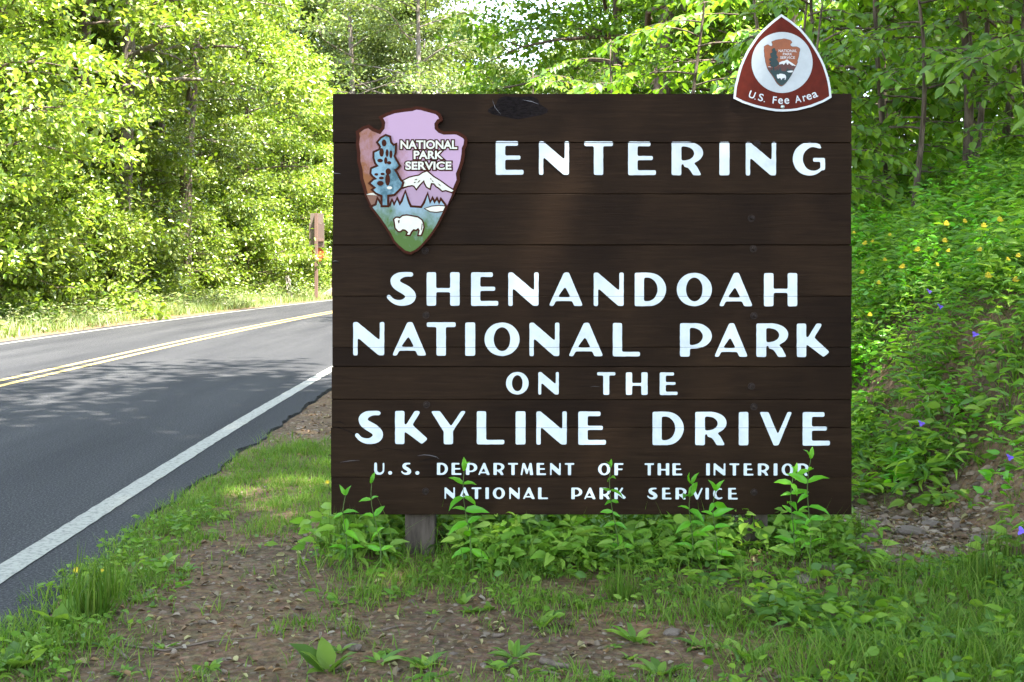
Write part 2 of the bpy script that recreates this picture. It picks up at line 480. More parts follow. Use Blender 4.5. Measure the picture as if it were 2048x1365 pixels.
# ------------------------------------------------------------------ trees
def make_tree(H, R, low, trunk_r, nlimb, nsub, nleaf, lsize, lean=0.0, flat=0.62, spread=0.75, droop=0.1, bow=0.25, top=0.97, trunkvis=1.0):
    """returns trunk mesh and crown mesh (origin at the foot of the tree)"""
    tb = Tubes(9)
    m = 14
    hz = np.linspace(0, H * 0.95, m)
    ph = rng.uniform(0, 6.28)
    tx = lean * hz + bow * np.sin(hz / H * 4 + ph) * hz / H
    ty = bow * np.sin(hz / H * 3 + ph * 2) * hz / H
    tr = trunk_r * (1 - 0.88 * hz / H) * (1 + 0.5 * np.exp(-hz / 0.35))
    tb.add(np.stack([tx, ty, hz - 0.3 * (hz == 0)], 1), tr)
    P = []; O = []
    for i in range(nlimb):
        f = (i + rng.uniform(0, 1)) / nlimb
        h0 = low + (H * top - low) * f ** 0.9
        az = i * 2.399 + rng.uniform(-0.5, 0.5)
        prof = math.sin(math.pi * min(1, (0.28 + 0.72 * f) ** 0.9)) ** 0.7 if f < 0.99 else 0.2
        Lh = R * max(0.22, prof) * rng.uniform(0.7, 1.1)
        s = np.linspace(0, 1, 6)
        x0 = np.interp(h0, hz, tx); y0 = np.interp(h0, hz, ty); r0 = np.interp(h0, hz, tr)
        rise = rng.uniform(0.25, 0.6) * (0.6 + 0.7 * f)
        px = x0 + Lh * s * math.cos(az) + 0.12 * Lh * np.sin(s * 5 + i) * math.sin(az)
        py = y0 + Lh * s * math.sin(az) + 0.12 * Lh * np.sin(s * 5 + i) * -math.cos(az)
        pz = h0 + Lh * (rise * s - (droop + 0.25 * (1 - f)) * s ** 2.2)
        limb = np.stack([px, py, pz], 1)
        tb.add(limb, np.maximum(0.45 * r0 * (1 - 0.9 * s), 0.008), 5, False)
        for j in range(nsub):
            t = rng.uniform(0.25, 1.0)
            b = np.array([np.interp(t, s, limb[:, q]) for q in range(3)])
            a2 = az + rng.choice([-1, 1]) * rng.uniform(0.4, 1.3)
            l2 = Lh * rng.uniform(0.18, 0.4) * (1.25 - 0.5 * t) + 0.25
            e = b + np.array([math.cos(a2) * l2, math.sin(a2) * l2, l2 * rng.uniform(-0.15, 0.3)])
            tb.add(np.stack([b, (b + e) / 2 + [0, 0, 0.05 * l2], e]), [0.2 * r0 * (1 - 0.7 * t) + 0.006, 0.008, 0.004], 4, False)
            nn = int(nleaf * rng.uniform(0.6, 1.4))
            q = rng.normal(size=(nn, 3)) * np.array([spread, spread, spread * flat]) * 0.55
            u = rng.uniform(0.3, 1.1, (nn, 1))
            P.append(b + (e - b) * u + q)
            O.append(norm(q + (e - b) * 0.6 + 1e-6))
    P = np.concatenate(P); O = np.concatenate(O)
    n = len(P)
    fr = leaf_frames(n, O)
    S = lsize * rng.uniform(0.65, 1.25, n)
    return tb.mesh("trunk"), batch("crown", LEAF6_V, LEAF6_T, P, fr, S, mesh_only=True)

def add_tree(name, me, x, y, scale=1.0, rz=0.0, leaf="leaf_sun", bark="bark", label=None, cat="tree", group=None, zs=None, tilt=0.0):
    r = empty(name, (x, y, float(ground_z(x, y)) - 0.03))
    r.rotation_euler = (0, tilt, rz) if tilt else (0, 0, rz)
    r.scale = (scale, scale, zs or scale)
    for nm, m, mt in (("trunk", me[0], M[bark]), ("crown", me[1], M[leaf])):
        if not m.materials: m.materials.append(mt)
        o = link(nm, m, None, r)
        o.material_slots[0].link = 'OBJECT'
        o.material_slots[0].material = mt
    tag(r, label, cat, group)
    return r

V_low = [make_tree(13, 4.6, 1.2, 0.20, 36, 9, 95, 0.17, spread=0.52, flat=0.5) for _ in range(3)]         # leafy down to the ground
V_high = [make_tree(17, 4.6, 5.0, 0.27, 28, 8, 110, 0.18, spread=0.55, bow=0.35) for _ in range(2)]  # clear stem
V_clear = [make_tree(20, 4.2, 8.8, 0.27, 24, 7, 90, 0.17, spread=0.55, bow=0.9) for _ in range(2)]   # long bare stem
V_airy = [make_tree(14, 4.8, 2.2, 0.20, 24, 6, 75, 0.16, spread=0.6) for _ in range(2)] # sky shows through
V_shrub = [make_tree(3.2, 1.9, 0.25, 0.04, 20, 7, 60, 0.13, spread=0.38, droop=0.15) for _ in range(3)]
V_big = [make_tree(17, 8.5, 6.6, 0.34, 36, 10, 150, 0.25, spread=0.78) for _ in range(2)]

G_left = "trees beyond the far side of the road"
# trees with trunks one can pick out
add_tree("forest_tree", V_clear[0], -11.55, 42.0, 1.0, 0.3, bark="bark", label="tall tree with thick furrowed brown trunk rising clear left of the road sign", group=G_left)
add_tree("forest_tree", V_high[1], -13.3, 45.5, 0.8, 2.0, bark="bark_pale", label="slimmer dark trunked tree close behind the thick furrowed trunk", group=G_left)
add_tree("forest_tree", V_high[1], -11.9, 36.2, 1.1, 4.0, bark="bark_pale", label="stout grey trunk standing at the roadside grass under low leaves", group=G_left)
add_tree("forest_tree", V_clear[0], -12.6, 33.6, 0.8, 1.2, label="leaning tree whose trunk leaves the picture at the upper left", group=G_left, tilt=0.06)
for (x, y, s) in [(-13.9, 37.2, 0.72), (-12.3, 39.6, 0.5)]:
    add_tree("forest_tree", V_airy[1], x, y, s, rng.uniform(0, 6.28), label="thin leafed young tree partly veiling the thick furrowed trunk", group=G_left)
left_low = [(-13.0, 27.5), (-14.8, 31.5), (-15.6, 36.5), (-15.2, 41.0), (-13.8, 50.5), (-12.6, 56.0), (-17.0, 47.0), (-18.5, 39.0), (-19.0, 53.0), (-11.6, 63.0), (-16.0, 60.0), (-22.0, 46.0), (-23.5, 60.0), (-20.5, 67.0), (-13.5, 71.0)]
for i, (x, y) in enumerate(left_low):
    add_tree("forest_tree", V_low[i % 3], x, y, rng.uniform(0.85, 1.2), rng.uniform(0, 6.28), label="bright green leafy tree filling the wood across the road", group=G_left)
# far end of the road
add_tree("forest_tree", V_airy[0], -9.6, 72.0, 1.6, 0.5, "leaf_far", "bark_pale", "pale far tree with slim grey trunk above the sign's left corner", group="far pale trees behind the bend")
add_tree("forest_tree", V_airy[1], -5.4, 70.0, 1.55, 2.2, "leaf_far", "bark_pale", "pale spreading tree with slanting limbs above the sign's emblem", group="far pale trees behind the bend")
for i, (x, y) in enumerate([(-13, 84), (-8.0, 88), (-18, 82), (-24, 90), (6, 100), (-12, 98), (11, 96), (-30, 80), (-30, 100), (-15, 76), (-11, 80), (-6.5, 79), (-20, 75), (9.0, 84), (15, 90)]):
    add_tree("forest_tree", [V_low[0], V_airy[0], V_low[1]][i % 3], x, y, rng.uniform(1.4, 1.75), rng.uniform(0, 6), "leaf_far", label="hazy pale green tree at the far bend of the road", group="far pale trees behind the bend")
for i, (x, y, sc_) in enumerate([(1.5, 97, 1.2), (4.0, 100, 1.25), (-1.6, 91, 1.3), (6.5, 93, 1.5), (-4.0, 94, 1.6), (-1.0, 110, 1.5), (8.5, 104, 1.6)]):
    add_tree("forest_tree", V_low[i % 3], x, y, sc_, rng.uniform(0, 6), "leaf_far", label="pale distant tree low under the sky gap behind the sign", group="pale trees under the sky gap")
# hillside behind and to the right of the sign
G_right = "trees on the bank behind the sign"
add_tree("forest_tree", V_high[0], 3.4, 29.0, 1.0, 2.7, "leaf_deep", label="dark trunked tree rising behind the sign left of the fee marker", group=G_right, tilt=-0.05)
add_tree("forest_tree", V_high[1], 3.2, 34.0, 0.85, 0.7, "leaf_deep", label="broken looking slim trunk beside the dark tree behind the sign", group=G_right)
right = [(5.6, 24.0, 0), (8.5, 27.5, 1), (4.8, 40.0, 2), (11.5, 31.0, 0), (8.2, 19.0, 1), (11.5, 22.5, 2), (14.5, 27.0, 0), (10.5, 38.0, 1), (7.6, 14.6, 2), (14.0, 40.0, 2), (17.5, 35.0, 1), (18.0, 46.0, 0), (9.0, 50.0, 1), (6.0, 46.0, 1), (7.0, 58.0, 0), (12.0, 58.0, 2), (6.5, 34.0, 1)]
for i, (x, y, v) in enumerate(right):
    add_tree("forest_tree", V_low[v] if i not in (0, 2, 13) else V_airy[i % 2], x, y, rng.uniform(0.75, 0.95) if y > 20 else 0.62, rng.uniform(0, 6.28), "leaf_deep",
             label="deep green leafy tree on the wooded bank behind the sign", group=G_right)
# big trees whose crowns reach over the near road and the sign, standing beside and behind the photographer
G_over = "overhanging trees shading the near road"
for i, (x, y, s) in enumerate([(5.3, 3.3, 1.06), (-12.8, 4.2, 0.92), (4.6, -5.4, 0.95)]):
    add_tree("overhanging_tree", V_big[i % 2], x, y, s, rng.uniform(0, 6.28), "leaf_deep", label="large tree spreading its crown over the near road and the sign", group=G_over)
# shrubs
G_shr = "shrubs along the forest edge"
k = 0
for y in np.arange(25, 66, 2.3):
    x = -11.6 + float(shift(y)) * 0.6 - rng.uniform(0, 1.6) - (1.2 if 33 < y < 47 else 0)
    add_tree("forest_shrub", V_shrub[k % 3], x, y, rng.uniform(0.7, 1.15), rng.uniform(0, 6.28), "leaf_sun", "twig", "sunlit leafy shrub at the edge of the wood across the road", "shrub", G_shr)
    k += 1
for (x, y, s) in [(-13.0, 30, 1.5), (-13.4, 34, 1.4), (-14.5, 38.5, 1.6), (-14, 44, 1.5), (-13.2, 48.5, 1.5), (-16, 52, 1.7), (-12.2, 60, 1.5), (-10.5, 66, 1.4)]:
    add_tree("forest_shrub", V_shrub[k % 3], x, y, s, rng.uniform(0, 6.28), "leaf_sun", "twig", "taller understory shrub between the trunks across the road", "shrub", G_shr)
    k += 1

# ------------------------------------------------------------------ saplings with big drooping leaves beside the sign
def make_sapling(H, nb, reach, lsize, az0, az1, zlo, zhi, lean=0.0, r=0.035, dens=0.055):
    tb = Tubes(7)
    hz = np.linspace(0, H, 10)
    tx = lean * hz + 0.08 * np.sin(hz * 1.3); ty = 0.06 * np.cos(hz * 1.7) - 0.06
    rr = r * (1 - 0.75 * hz / H)
    tb.add(np.stack([tx, ty, hz - 0.2 * (hz == 0)], 1), rr)
    P = []; D = []; Nn = []
    def leaves(path, n0):
        L = np.linalg.norm(np.diff(path, axis=0), axis=1).sum()
        n = max(3, int(L / dens)); t = np.linspace(n0, 1, n)
        s = np.linspace(0, 1, len(path))
        pts = np.stack([np.interp(t, s, path[:, q]) for q in range(3)], 1)
        tan = norm(np.gradient(pts, axis=0))
        side = norm(np.cross(tan, [0, 0, 1.0])) * np.where(np.arange(n) % 2, 1, -1)[:, None]
        d = tan * 0.6 + side * rng.uniform(0.6, 1.1, (n, 1)) + [0, 0, -0.45] + rng.normal(size=(n, 3)) * 0.25
        nn = np.array([0, 0, 1.0]) + side * 0.1 + rng.normal(size=(n, 3)) * 0.3 + [0, -0.35, 0]
        P.append(pts); D.append(d); Nn.append(nn)
    for i in range(nb):
        f = (i + rng.uniform(0, 1)) / nb
        z0 = zlo + (zhi - zlo) * f
        az = rng.uniform(az0, az1)
        L = reach * rng.uniform(0.65, 1.1) * (1.1 - 0.35 * f)
        s = np.linspace(0, 1, 8)
        b = np.array([np.interp(z0, hz, tx), np.interp(z0, hz, ty), z0])
        wob = 0.08 * L * np.sin(s * 4 + i)
        path = b + np.stack([np.cos(az) * L * s - np.sin(az) * wob, np.sin(az) * L * s + np.cos(az) * wob, L * (0.28 * s - 0.5 * s ** 2)], 1)
        tb.add(path, 0.012 * (1 - 0.8 * s), 5, False)
        leaves(path[2:], 0.1)
        for j in range(7):
            t = rng.uniform(0.2, 0.95)
            q = np.array([np.interp(t, s, path[:, c]) for c in range(3)])
            a2 = az + rng.choice([-1, 1]) * rng.uniform(0.5, 1.1)
            l2 = L * rng.uniform(0.22, 0.42) * (1.2 - 0.6 * t)
            s2 = np.linspace(0, 1, 5)
            p2 = q + np.stack([np.cos(a2) * l2 * s2, np.sin(a2) * l2 * s2, l2 * (0.15 * s2 - 0.45 * s2 ** 2)], 1)
            tb.add(p2, 0.006 * (1 - 0.7 * s2), 4, False)
            leaves(p2, 0.15)
    P = np.concatenate(P); fr = frame(np.concatenate(D), np.concatenate(Nn))
    return tb.mesh("trunk"), batch("crown", OV_V, OV_T, P, fr, lsize * rng.uniform(0.6, 1.15, len(P)), mesh_only=True)

G_sap = "saplings on the bank to the right of the sign"
add_tree("sapling", make_sapling(4.6, 15, 1.9, 0.15, 2.3, 4.4, 0.7, 4.2, lean=-0.05), 4.75, 9.6, leaf="leaf_near", bark="bark", label="near sapling with big drooping oval leaves reaching towards the sign", group=G_sap)
add_tree("sapling", make_sapling(4.4, 16, 1.5, 0.13, 0, 6.28, 1.2, 4.2, lean=-0.06, r=0.05), 4.15, 10.9, leaf="leaf_near", bark="bark", label="sapling with a slim bare grey stem right of the fee marker", group=G_sap)
add_tree("sapling", make_sapling(4.0, 14, 1.3, 0.12, 0, 6.28, 0.9, 3.8, lean=0.02, r=0.05), 5.0, 12.2, leaf="leaf_near", bark="bark", label="twin stemmed young tree at the right edge above the bank", group=G_sap)
low_sap = [make_sapling(2.9, 16, 1.1, 0.12, 0, 6.28, 0.4, 2.8) for _ in range(2)]
for i, (x, y, s, lb) in enumerate([(3.55, 10.6, 0.95, "low bushy sapling just right of the sign's upper right corner"), (4.55, 10.3, 0.85, "low bushy sapling at the foot of the near sapling"), (2.95, 11.6, 1.0, "low bushy sapling close behind the sign's right edge"), (4.9, 12.6, 1.0, "low bushy sapling at the right edge under the twin stems"), (3.75, 12.0, 1.15, "taller bushy sapling hiding the stems right of the fee marker"), (2.75, 10.4, 0.85, "small bushy sapling touching the sign's upper right edge"), (4.4, 11.4, 1.1, "wide bushy sapling between the bare grey stem and the right edge")]):
    add_tree("sapling", low_sap[i % 2], x, y, s, rng.uniform(0, 6.28), "leaf_near", label=lb, group=G_sap)
for i, (x, y, s) in enumerate([(3.1, 12.6, 1.0), (4.6, 14.2, 1.2), (2.4, 15.0, 1.1), (1.4, 17.2, 1.15), (6.2, 11.4, 1.1), (3.6, 17.5, 1.3), (0.4, 21.0, 1.25)]):
    if i == 0: Vs = [make_sapling(3.9, 18, 1.5, 0.13, 0, 6.28, 0.8, 3.8) for _ in range(2)]
    add_tree("sapling", Vs[i % 2], x, y, s, rng.uniform(0, 6.28), "leaf_near" if i % 2 else "leaf_deep", label="leafy understory sapling among others on the bank behind the sign", group=G_sap)

# ------------------------------------------------------------------ stroke-drawn letters
NX = 0.0
def sd_box(x, y, x0, y0, x1, y1):
    qx = np.abs(x - (x0 + x1) / 2) - (x1 - x0) / 2; qy = np.abs(y - (y0 + y1) / 2) - (y1 - y0) / 2
    return np.hypot(np.maximum(qx, 0), np.maximum(qy, 0)) + np.minimum(np.maximum(qx, qy), 0)
def sd_ell(x, y, cx, cy, a, b):
    return (np.hypot((x - cx) / a, (y - cy) / b) - 1) * min(a, b)
def sd_poly(x, y, pts):
    d = np.full(x.shape, 1e9); s = np.ones(x.shape)
    n = len(pts)
    for i in range(n):
        ax, ay = pts[i]; bx, by = pts[i - 1]
        ex, ey = bx - ax, by - ay; wx, wy = x - ax, y - ay
        t = np.clip((wx * ex + wy * ey) / (ex * ex + ey * ey), 0, 1)
        d = np.minimum(d, (wx - ex * t) ** 2 + (wy - ey * t) ** 2)
        c1 = y >= ay; c2 = y < by; c3 = ex * wy > ey * wx
        flip = (c1 & c2 & c3) | (~c1 & ~c2 & ~c3)
        s = np.where(flip, -s, s)
    return s * np.sqrt(d)
def sd_stroke(x, y, pts):
    p = np.array(pts, float); m = len(p)
    t = np.linspace(0, m - 1, m * 10)
    i = np.clip(t.astype(int), 0, m - 2); f = (t - i)[:, None]
    g = lambda k: p[np.clip(k, 0, m - 1)]
    p0, p1, p2, p3 = g(i - 1), g(i), g(i + 1), g(i + 2)
    c = 0.5 * (2 * p1 + (p2 - p0) * f + (2 * p0 - 5 * p1 + 4 * p2 - p3) * f ** 2 + (3 * p1 - p0 - 3 * p2 + p3) * f ** 3)
    d = np.full(x.shape, 1e9)
    for q in c: d = np.minimum(d, np.hypot(x - q[0], y - q[1]) - q[2])
    return d
U_ = lambda *a: np.minimum.reduce(a)
def sub(a, b): return np.maximum(a, -b)

def glyph(ch, x, y):
    T = 0.29
    if ch == 'E': return .83, U_(sd_box(x, y, 0, 0, T, 1), sd_box(x, y, 0, .85, .67, 1), sd_box(x, y, 0, .44, .74, .575), sd_box(x, y, 0, 0, .83, .155))
    if ch == 'F': return .72, U_(sd_box(x, y, 0, 0, T, 1), sd_box(x, y, 0, .85, .72, 1), sd_box(x, y, 0, .42, .66, .56))
    if ch == 'L': return .83, U_(sd_box(x, y, 0, 0, T, 1), sd_box(x, y, 0, 0, .83, .145))
    if ch == 'I': return .30, sd_box(x, y, 0, 0, .30, 1)
    if ch == 'H': return .98, U_(sd_box(x, y, 0, 0, T, 1), sd_box(x, y, .69, 0, .98, 1), sd_box(x, y, 0, .40, .98, .53))
    if ch == 'T': return .86, U_(sd_box(x, y, 0, .85, .86, 1), sd_box(x, y, .285, 0, .575, 1))
    if ch == 'N': return .90, U_(sd_box(x, y, 0, 0, .14, 1), sd_box(x, y, .76, 0, .90, 1), sd_poly(x, y, [(0, 1), (.13, 1), (.76, .46), (.90, .3), (.90, 0), (.74, 0), (.13, .53), (0, .6)]))
    if ch == 'A':
        d = sd_poly(x, y, [(0, 0), (.45, 1), (.60, 1), (1.02, 0)])
        d = sub(d, sd_poly(x, y, [(.275, .27), (.64, .27), (.485, .56)]))
        return 1.02, sub(d, sd_poly(x, y, [(.13, -.2), (.15, 0), (.215, .145), (.69, .145), (.75, 0), (.77, -.2)]))
    if ch == 'O': return 1.05, sub(sd_ell(x, y, .525, .5, .525, .5), sd_ell(x, y, .525, .5, .24, .345))
    if ch == 'D':
        o = U_(sd_box(x, y, 0, 0, .45, 1), np.maximum(sd_ell(x, y, .42, .5, .52, .5), .3 - x))
        return .94, sub(o, U_(sd_box(x, y, .285, .155, .40, .845), np.maximum(sd_ell(x, y, .37, .5, .305, .345), .285 - x)))
    if ch in 'RP':
        by = .33 if ch == 'R' else .24
        cy = (1 + by) / 2; b = (1 - by) / 2
        o = U_(sd_box(x, y, 0, by, .46, 1), np.maximum(sd_ell(x, y, .44, cy, .51, b), .3 - x))
        o = sub(o, U_(sd_box(x, y, .30, by + .115, .38, .85), np.maximum(sd_ell(x, y, .36, (by + .965) / 2, .31, (.735 - by) / 2), .30 - x)))
        o = U_(o, sd_box(x, y, 0, 0, .30, 1))
        if ch == 'R': o = U_(o, sd_poly(x, y, [(.36, .38), (.62, .40), (.76, .27), (.84, .12), (.90, 0), (.64, 0), (.56, .13), (.49, .22), (.36, .25)]))
        return .95, o
    if ch == 'K': return .98, U_(sd_box(x, y, 0, 0, T, 1), sd_poly(x, y, [(.28, .50), (.58, 1), (.74, 1), (.74, .93), (.42, .40)]), sd_poly(x, y, [(.28, .58), (.44, .66), (.98, .16), (.80, 0), (.29, .38)]))
    if ch == 'Y': return 1.08, U_(sd_box(x, y, .39, 0, .68, .45), sd_poly(x, y, [(0, 1), (.28, 1), (.64, .52), (.68, .38), (.39, .38)]), sd_poly(x, y, [(.92, 1), (1.08, 1), (.68, .40), (.52, .42)]))
    if ch == 'V': return 1.0, U_(sd_poly(x, y, [(0, 1), (.28, 1), (.57, .32), (.55, 0), (.43, 0)]), sd_poly(x, y, [(.85, 1), (1.0, 1), (.58, 0), (.46, .05), (.52, .25)]))
    if ch == 'U': return .92, sd_stroke(x, y, [(.13, .90, .12), (.13, .6, .13), (.14, .33, .13), (.24, .16, .13), (.42, .10, .10), (.62, .13, .09), (.78, .30, .075), (.80, .6, .075), (.80, .92, .075)])
    if ch == 'S': return .89, sd_stroke(x, y, [(.73, .925, .07), (.56, .925, .075), (.38, .88, .105), (.26, .77, .135), (.29, .64, .14), (.43, .54, .145), (.60, .44, .15), (.72, .31, .15), (.68, .19, .14), (.52, .105, .105), (.34, .095, .085), (.18, .16, .07), (.07, .27, .065)])
    if ch in 'GC':
        o = sub(sd_ell(x, y, .5, .5, .5, .5), sd_ell(x, y, .62, .5, .31, .345))
        o = sub(o, sd_poly(x, y, [(.64, .5), (.70, .80), (.80, .82), (1.3, .82), (1.3, .16 if ch == 'C' else .42), (.80, .17)] if ch == 'C' else [(.55, .52), (.68, .80), (1.3, .80), (1.3, .30), (.84, .30), (.82, .44)]))
        o = U_(o, sd_stroke(x, y, [(.60, .925, .07), (.76, .885, .07)]))
        if ch == 'G': o = U_(o, sd_box(x, y, .60, .41, .97, .535), sd_box(x, y, .82, .16, .97, .535))
        else: o = U_(o, sd_stroke(x, y, [(.60, .08, .075), (.80, .15, .07)]))
        return .97, o
    if ch == 'M': return 1.08, U_(sd_poly(x, y, [(0, 0), (.15, 0), (.30, .78), (.30, 1), (.17, 1)]), sd_poly(x, y, [(.17, 1), (.36, 1), (.62, .35), (.58, .08), (.46, .08)]), sd_poly(x, y, [(.76, 1), (.86, 1), (.60, .08), (.50, .15)]), sd_poly(x, y, [(.74, 1), (.93, 1), (1.08, 0), (.80, 0), (.72, .6)]))
    if ch == '.': return .34, sd_ell(x, y, .17, .16, .17, .16)

_gc = {}
def glyph_mesh(ch, res):
    """filled outline of one letter: unit height, unit width"""
    if (ch, res) in _gc: return _gc[(ch, res)]
    h = 1.0 / res; pad = 4
    w = glyph(ch, np.zeros((1, 1)), np.zeros((1, 1)))[0]
    xs = np.arange(-pad, int(w / h) + pad + 2) * h; ys = np.arange(-pad, res + pad + 1) * h
    X, Y = np.meshgrid(xs, ys)
    d = glyph(ch, X, Y)[1]
    d = np.clip(d, -0.12, 0.12)
    for _ in range(max(1, int(round(res / 22)))):                # soften the corners as a router bit does
        p = np.pad(d, 1, mode='edge')
        d = sum(p[i:i + d.shape[0], j:j + d.shape[1]] * wt for i, j, wt in
                ((0, 0, 1), (0, 1, 2), (0, 2, 1), (1, 0, 2), (1, 1, 4), (1, 2, 2), (2, 0, 1), (2, 1, 2), (2, 2, 1))) / 16
    d = d + 0.006
    d = d + 0.006 * (vnoise(X * 9 + ord(ch), Y * 9, 4) - 0.5)
    V = []; F = []; idx = {}
    def vid(key, x, y):
        if key not in idx:
            idx[key] = len(V); V.append((x / w, y))
        return idx[key]
    ny, nx = d.shape
    for j in range(ny - 1):
        for i in range(nx - 1):
            c = [(i, j), (i + 1, j), (i + 1, j + 1), (i, j + 1)]
            v = [d[q[1], q[0]] for q in c]
            if all(t >= 0 for t in v): continue
            poly = []
            for q in range(4):
                a, b = c[q], c[(q + 1) % 4]; va, vb = v[q], v[(q + 1) % 4]
                if va < 0: poly.append(vid(a, xs[a[0]], ys[a[1]]))
                if (va < 0) != (vb < 0):
                    t = va / (va - vb)
                    key = (min(a, b), max(a, b))
                    poly.append(vid(key, xs[a[0]] + (xs[b[0]] - xs[a[0]]) * t, ys[a[1]] + (ys[b[1]] - ys[a[1]]) * t))
            if len(poly) >= 3: F.append(poly)
    _gc[(ch, res)] = (V, F)
    return V, F

# ------------------------------------------------------------------ the entrance sign
PX = 432.0                                            # photograph pixels per metre on the sign's face
def sx(x): return (x - 1024) / PX
def sz(y): return EYE - (y - HOR) / PX
sign = empty("entrance_sign", (0.0, DS + 0.06, 0.0))
tag(sign, "large dark brown plank sign with white lettering on two posts", "sign")
OFS = Vector((0, -(DS + 0.06), 0))                    # children are built in world coordinates
def sign_part(name, me, mat, parent=None, label=None):
    o = link(name, me, mat, parent or sign)
    if not parent: o.location = OFS
    if label: o["label"] = label
    return o

JOINTS = [188, 286, 388.5, 490.5, 593, 695, 734, 799.5, 856, 955, 1030]
GAPS = [0, 2.6, 1.5, 1.9, 0.7, 0.5, 1.9, 0.8, 0.6, 0.5, 0]    # mm
for i in range(10):
    bm = bmesh.new()
    zt = sz(JOINTS[i]) - GAPS[i] / 2000; zb = sz(JOINTS[i + 1]) + GAPS[i + 1] / 2000
    xl = sx(666 - 4 * (JOINTS[i] - 188) / 842 + rng.uniform(-1.2, 1.2)); xr = sx(1703 + rng.uniform(-0.8, 0.8))
    yo = rng.uniform(0, 0.0016)
    nseg = 60
    # front face follows a slightly worn upper and lower edge
    xsn = np.linspace(xl, xr, nseg + 1)
    top = zt - 0.0012 * vnoise(xsn * 14, xsn * 0 + i, 31) if i else np.full(nseg + 1, zt)
    bot = zb + 0.0012 * vnoise(xsn * 11, xsn * 0 + i + 40, 37)
    ch = 0.0016
    prof = []
    for q in range(nseg + 1):
        tB = top[q] - (0.0115 if i else 0.0002); bB = bot[q] - (0.010 if i < 9 else -0.0002)      # shiplap joint behind the face
        prof.append([bm.verts.new((xsn[q], DS + py, pz)) for py, pz in ((0.042, tB), (0.021, tB), (0.021, top[q]), (yo + ch, top[q]), (yo, top[q] - ch), (yo, bot[q] + ch), (yo + ch, bot[q]), (0.021, bot[q]), (0.021, bB), (0.042, bB))])
    for q in range(nseg):
        a, b = prof[q], prof[q + 1]
        for t in range(10):
            bm.faces.new((a[t], a[(t + 1) % 10], b[(t + 1) % 10], b[t]))
    bm.faces.new(prof[0]); bm.faces.new(prof[-1][::-1])
    sign_part("plank", bm_mesh("plank", bm), M["wood"])

# posts behind the board
for (x0, x1, yb) in ((808, 868, 1120), (1478, 1540, 1110)):
    bm = bmesh.new()
    box_bm(bm, (sx((x0 + x1) / 2), DS + 0.046 + 0.07, (sz(212) - 0.35) / 2), ((x1 - x0) / PX, 0.14, sz(212) + 0.35), bevel=0.006)
    sign_part("post", bm_mesh("post", bm), M["post"])

# bolts with washers
for (x, y) in [(850, 502), (852, 631), (853, 810), (851, 983), (1503, 437), (1507, 498), (1508, 632), (1503, 773), (1508, 814), (1508, 985), (1514, 288)]:
    tb = Tubes(16)
    c = np.array([sx(x), DS, sz(y)])
    tb.add([c + [0, 0.004, 0], c + [0, -0.003, 0]], [0.0165, 0.0165])
    tb.add([c + [0, 0.0, 0], c + [0, -0.008, 0], c + [0, -0.011, 0]], [0.009, 0.009, 0.005], 8)
    me = tb.mesh("bolt"); me.polygons.foreach_set("use_smooth", np.full(len(me.polygons), False))
    sign_part("bolt", me, M["bolt"])

def line_of_text(letters, y0, y1, res, text):
    """one painted line: letters given as (character, x left, x right) in photo pixels measured on the board"""
    words = text.replace("U. S.", "U.S.").split(); q = 0
    for w_ in words:
        paint_word(letters[q:q + len(w_)], y0, y1, res, w_.replace("U.S.", "U. S."))
        q += len(w_)

def paint_word(word_list, y0, y1, res, text):
    """one painted line: letters given as (character, x left, x right) in photo pixels measured on the board"""
    bm = bmesh.new()
    for ch, a, b in word_list:
        V, F = glyph_mesh(ch, res)
        k = (a - 660) / 1040.0
        ya = y0[0] + (y0[1] - y0[0]) * k; yb = y1[0] + (y1[1] - y1[0]) * k
        vs = []
        for (u, v) in V:
            vs.append(bm.verts.new((sx(a + (b - a) * u), DS - 0.0018, sz(yb + (ya - yb) * v))))
        for f in F: bm.faces.new([vs[q] for q in f])
    for jn, g in zip(JOINTS[1:-1], GAPS[1:-1]):          # the joints between planks cut the paint
        if y0[0] - 2 < jn < y1[1] + 2:
            zc = sz(jn); hg = max(0.0007, g / 2000 + 0.0004)
            for s in (-1, 1):
                bmesh.ops.bisect_plane(bm, geom=bm.verts[:] + bm.edges[:] + bm.faces[:], plane_co=(0, 0, zc + s * hg), plane_no=(0, 0, 1))
            bmesh.ops.delete(bm, geom=[f for f in bm.faces if abs(f.calc_center_median().z - zc) < hg], context='FACES')
    me = bpy.data.meshes.new("lettering")
    bm.normal_update()
    for f in bm.faces:
        if f.normal.y > 0: f.normal_flip()
    bm.to_mesh(me); bm.free()
    sign_part("lettering", me, M["letter"], label="white painted lettering reading " + text)

line_of_text([('E', 991, 1047.5), ('N', 1077.5, 1138.3), ('T', 1168, 1226), ('E', 1255.7, 1312.2), ('R', 1342.8, 1406.8), ('I', 1438.3, 1459.2), ('N', 1490.9, 1552.4), ('G', 1585, 1650.4)], (281, 285), (349.5, 352.5), 44, "ENTERING")
line_of_text([('S', 772.7, 833.4), ('H', 852.9, 919.7), ('E', 941.7, 996.8), ('N', 1016.2, 1077.5), ('A', 1097, 1166.5), ('N', 1187, 1247.6), ('D', 1269, 1332.5), ('O', 1353, 1424), ('A', 1437, 1506), ('H', 1527.3, 1594.7)], (544, 546.5), (612, 613.8), 44, "SHENANDOAH")
line_of_text([('N', 706, 769), ('A', 783.7, 853.8), ('T', 853, 911.7), ('I', 930, 950.8), ('O', 968.6, 1039.4), ('N', 1058.5, 1119), ('A', 1136.3, 1207), ('L', 1225.2, 1280.3), ('P', 1359.4, 1424), ('A', 1427.7, 1496.3), ('R', 1512.3, 1577), ('K', 1593, 1659.4)], (644, 647.5), (711.5, 715.5), 44, "NATIONAL PARK")
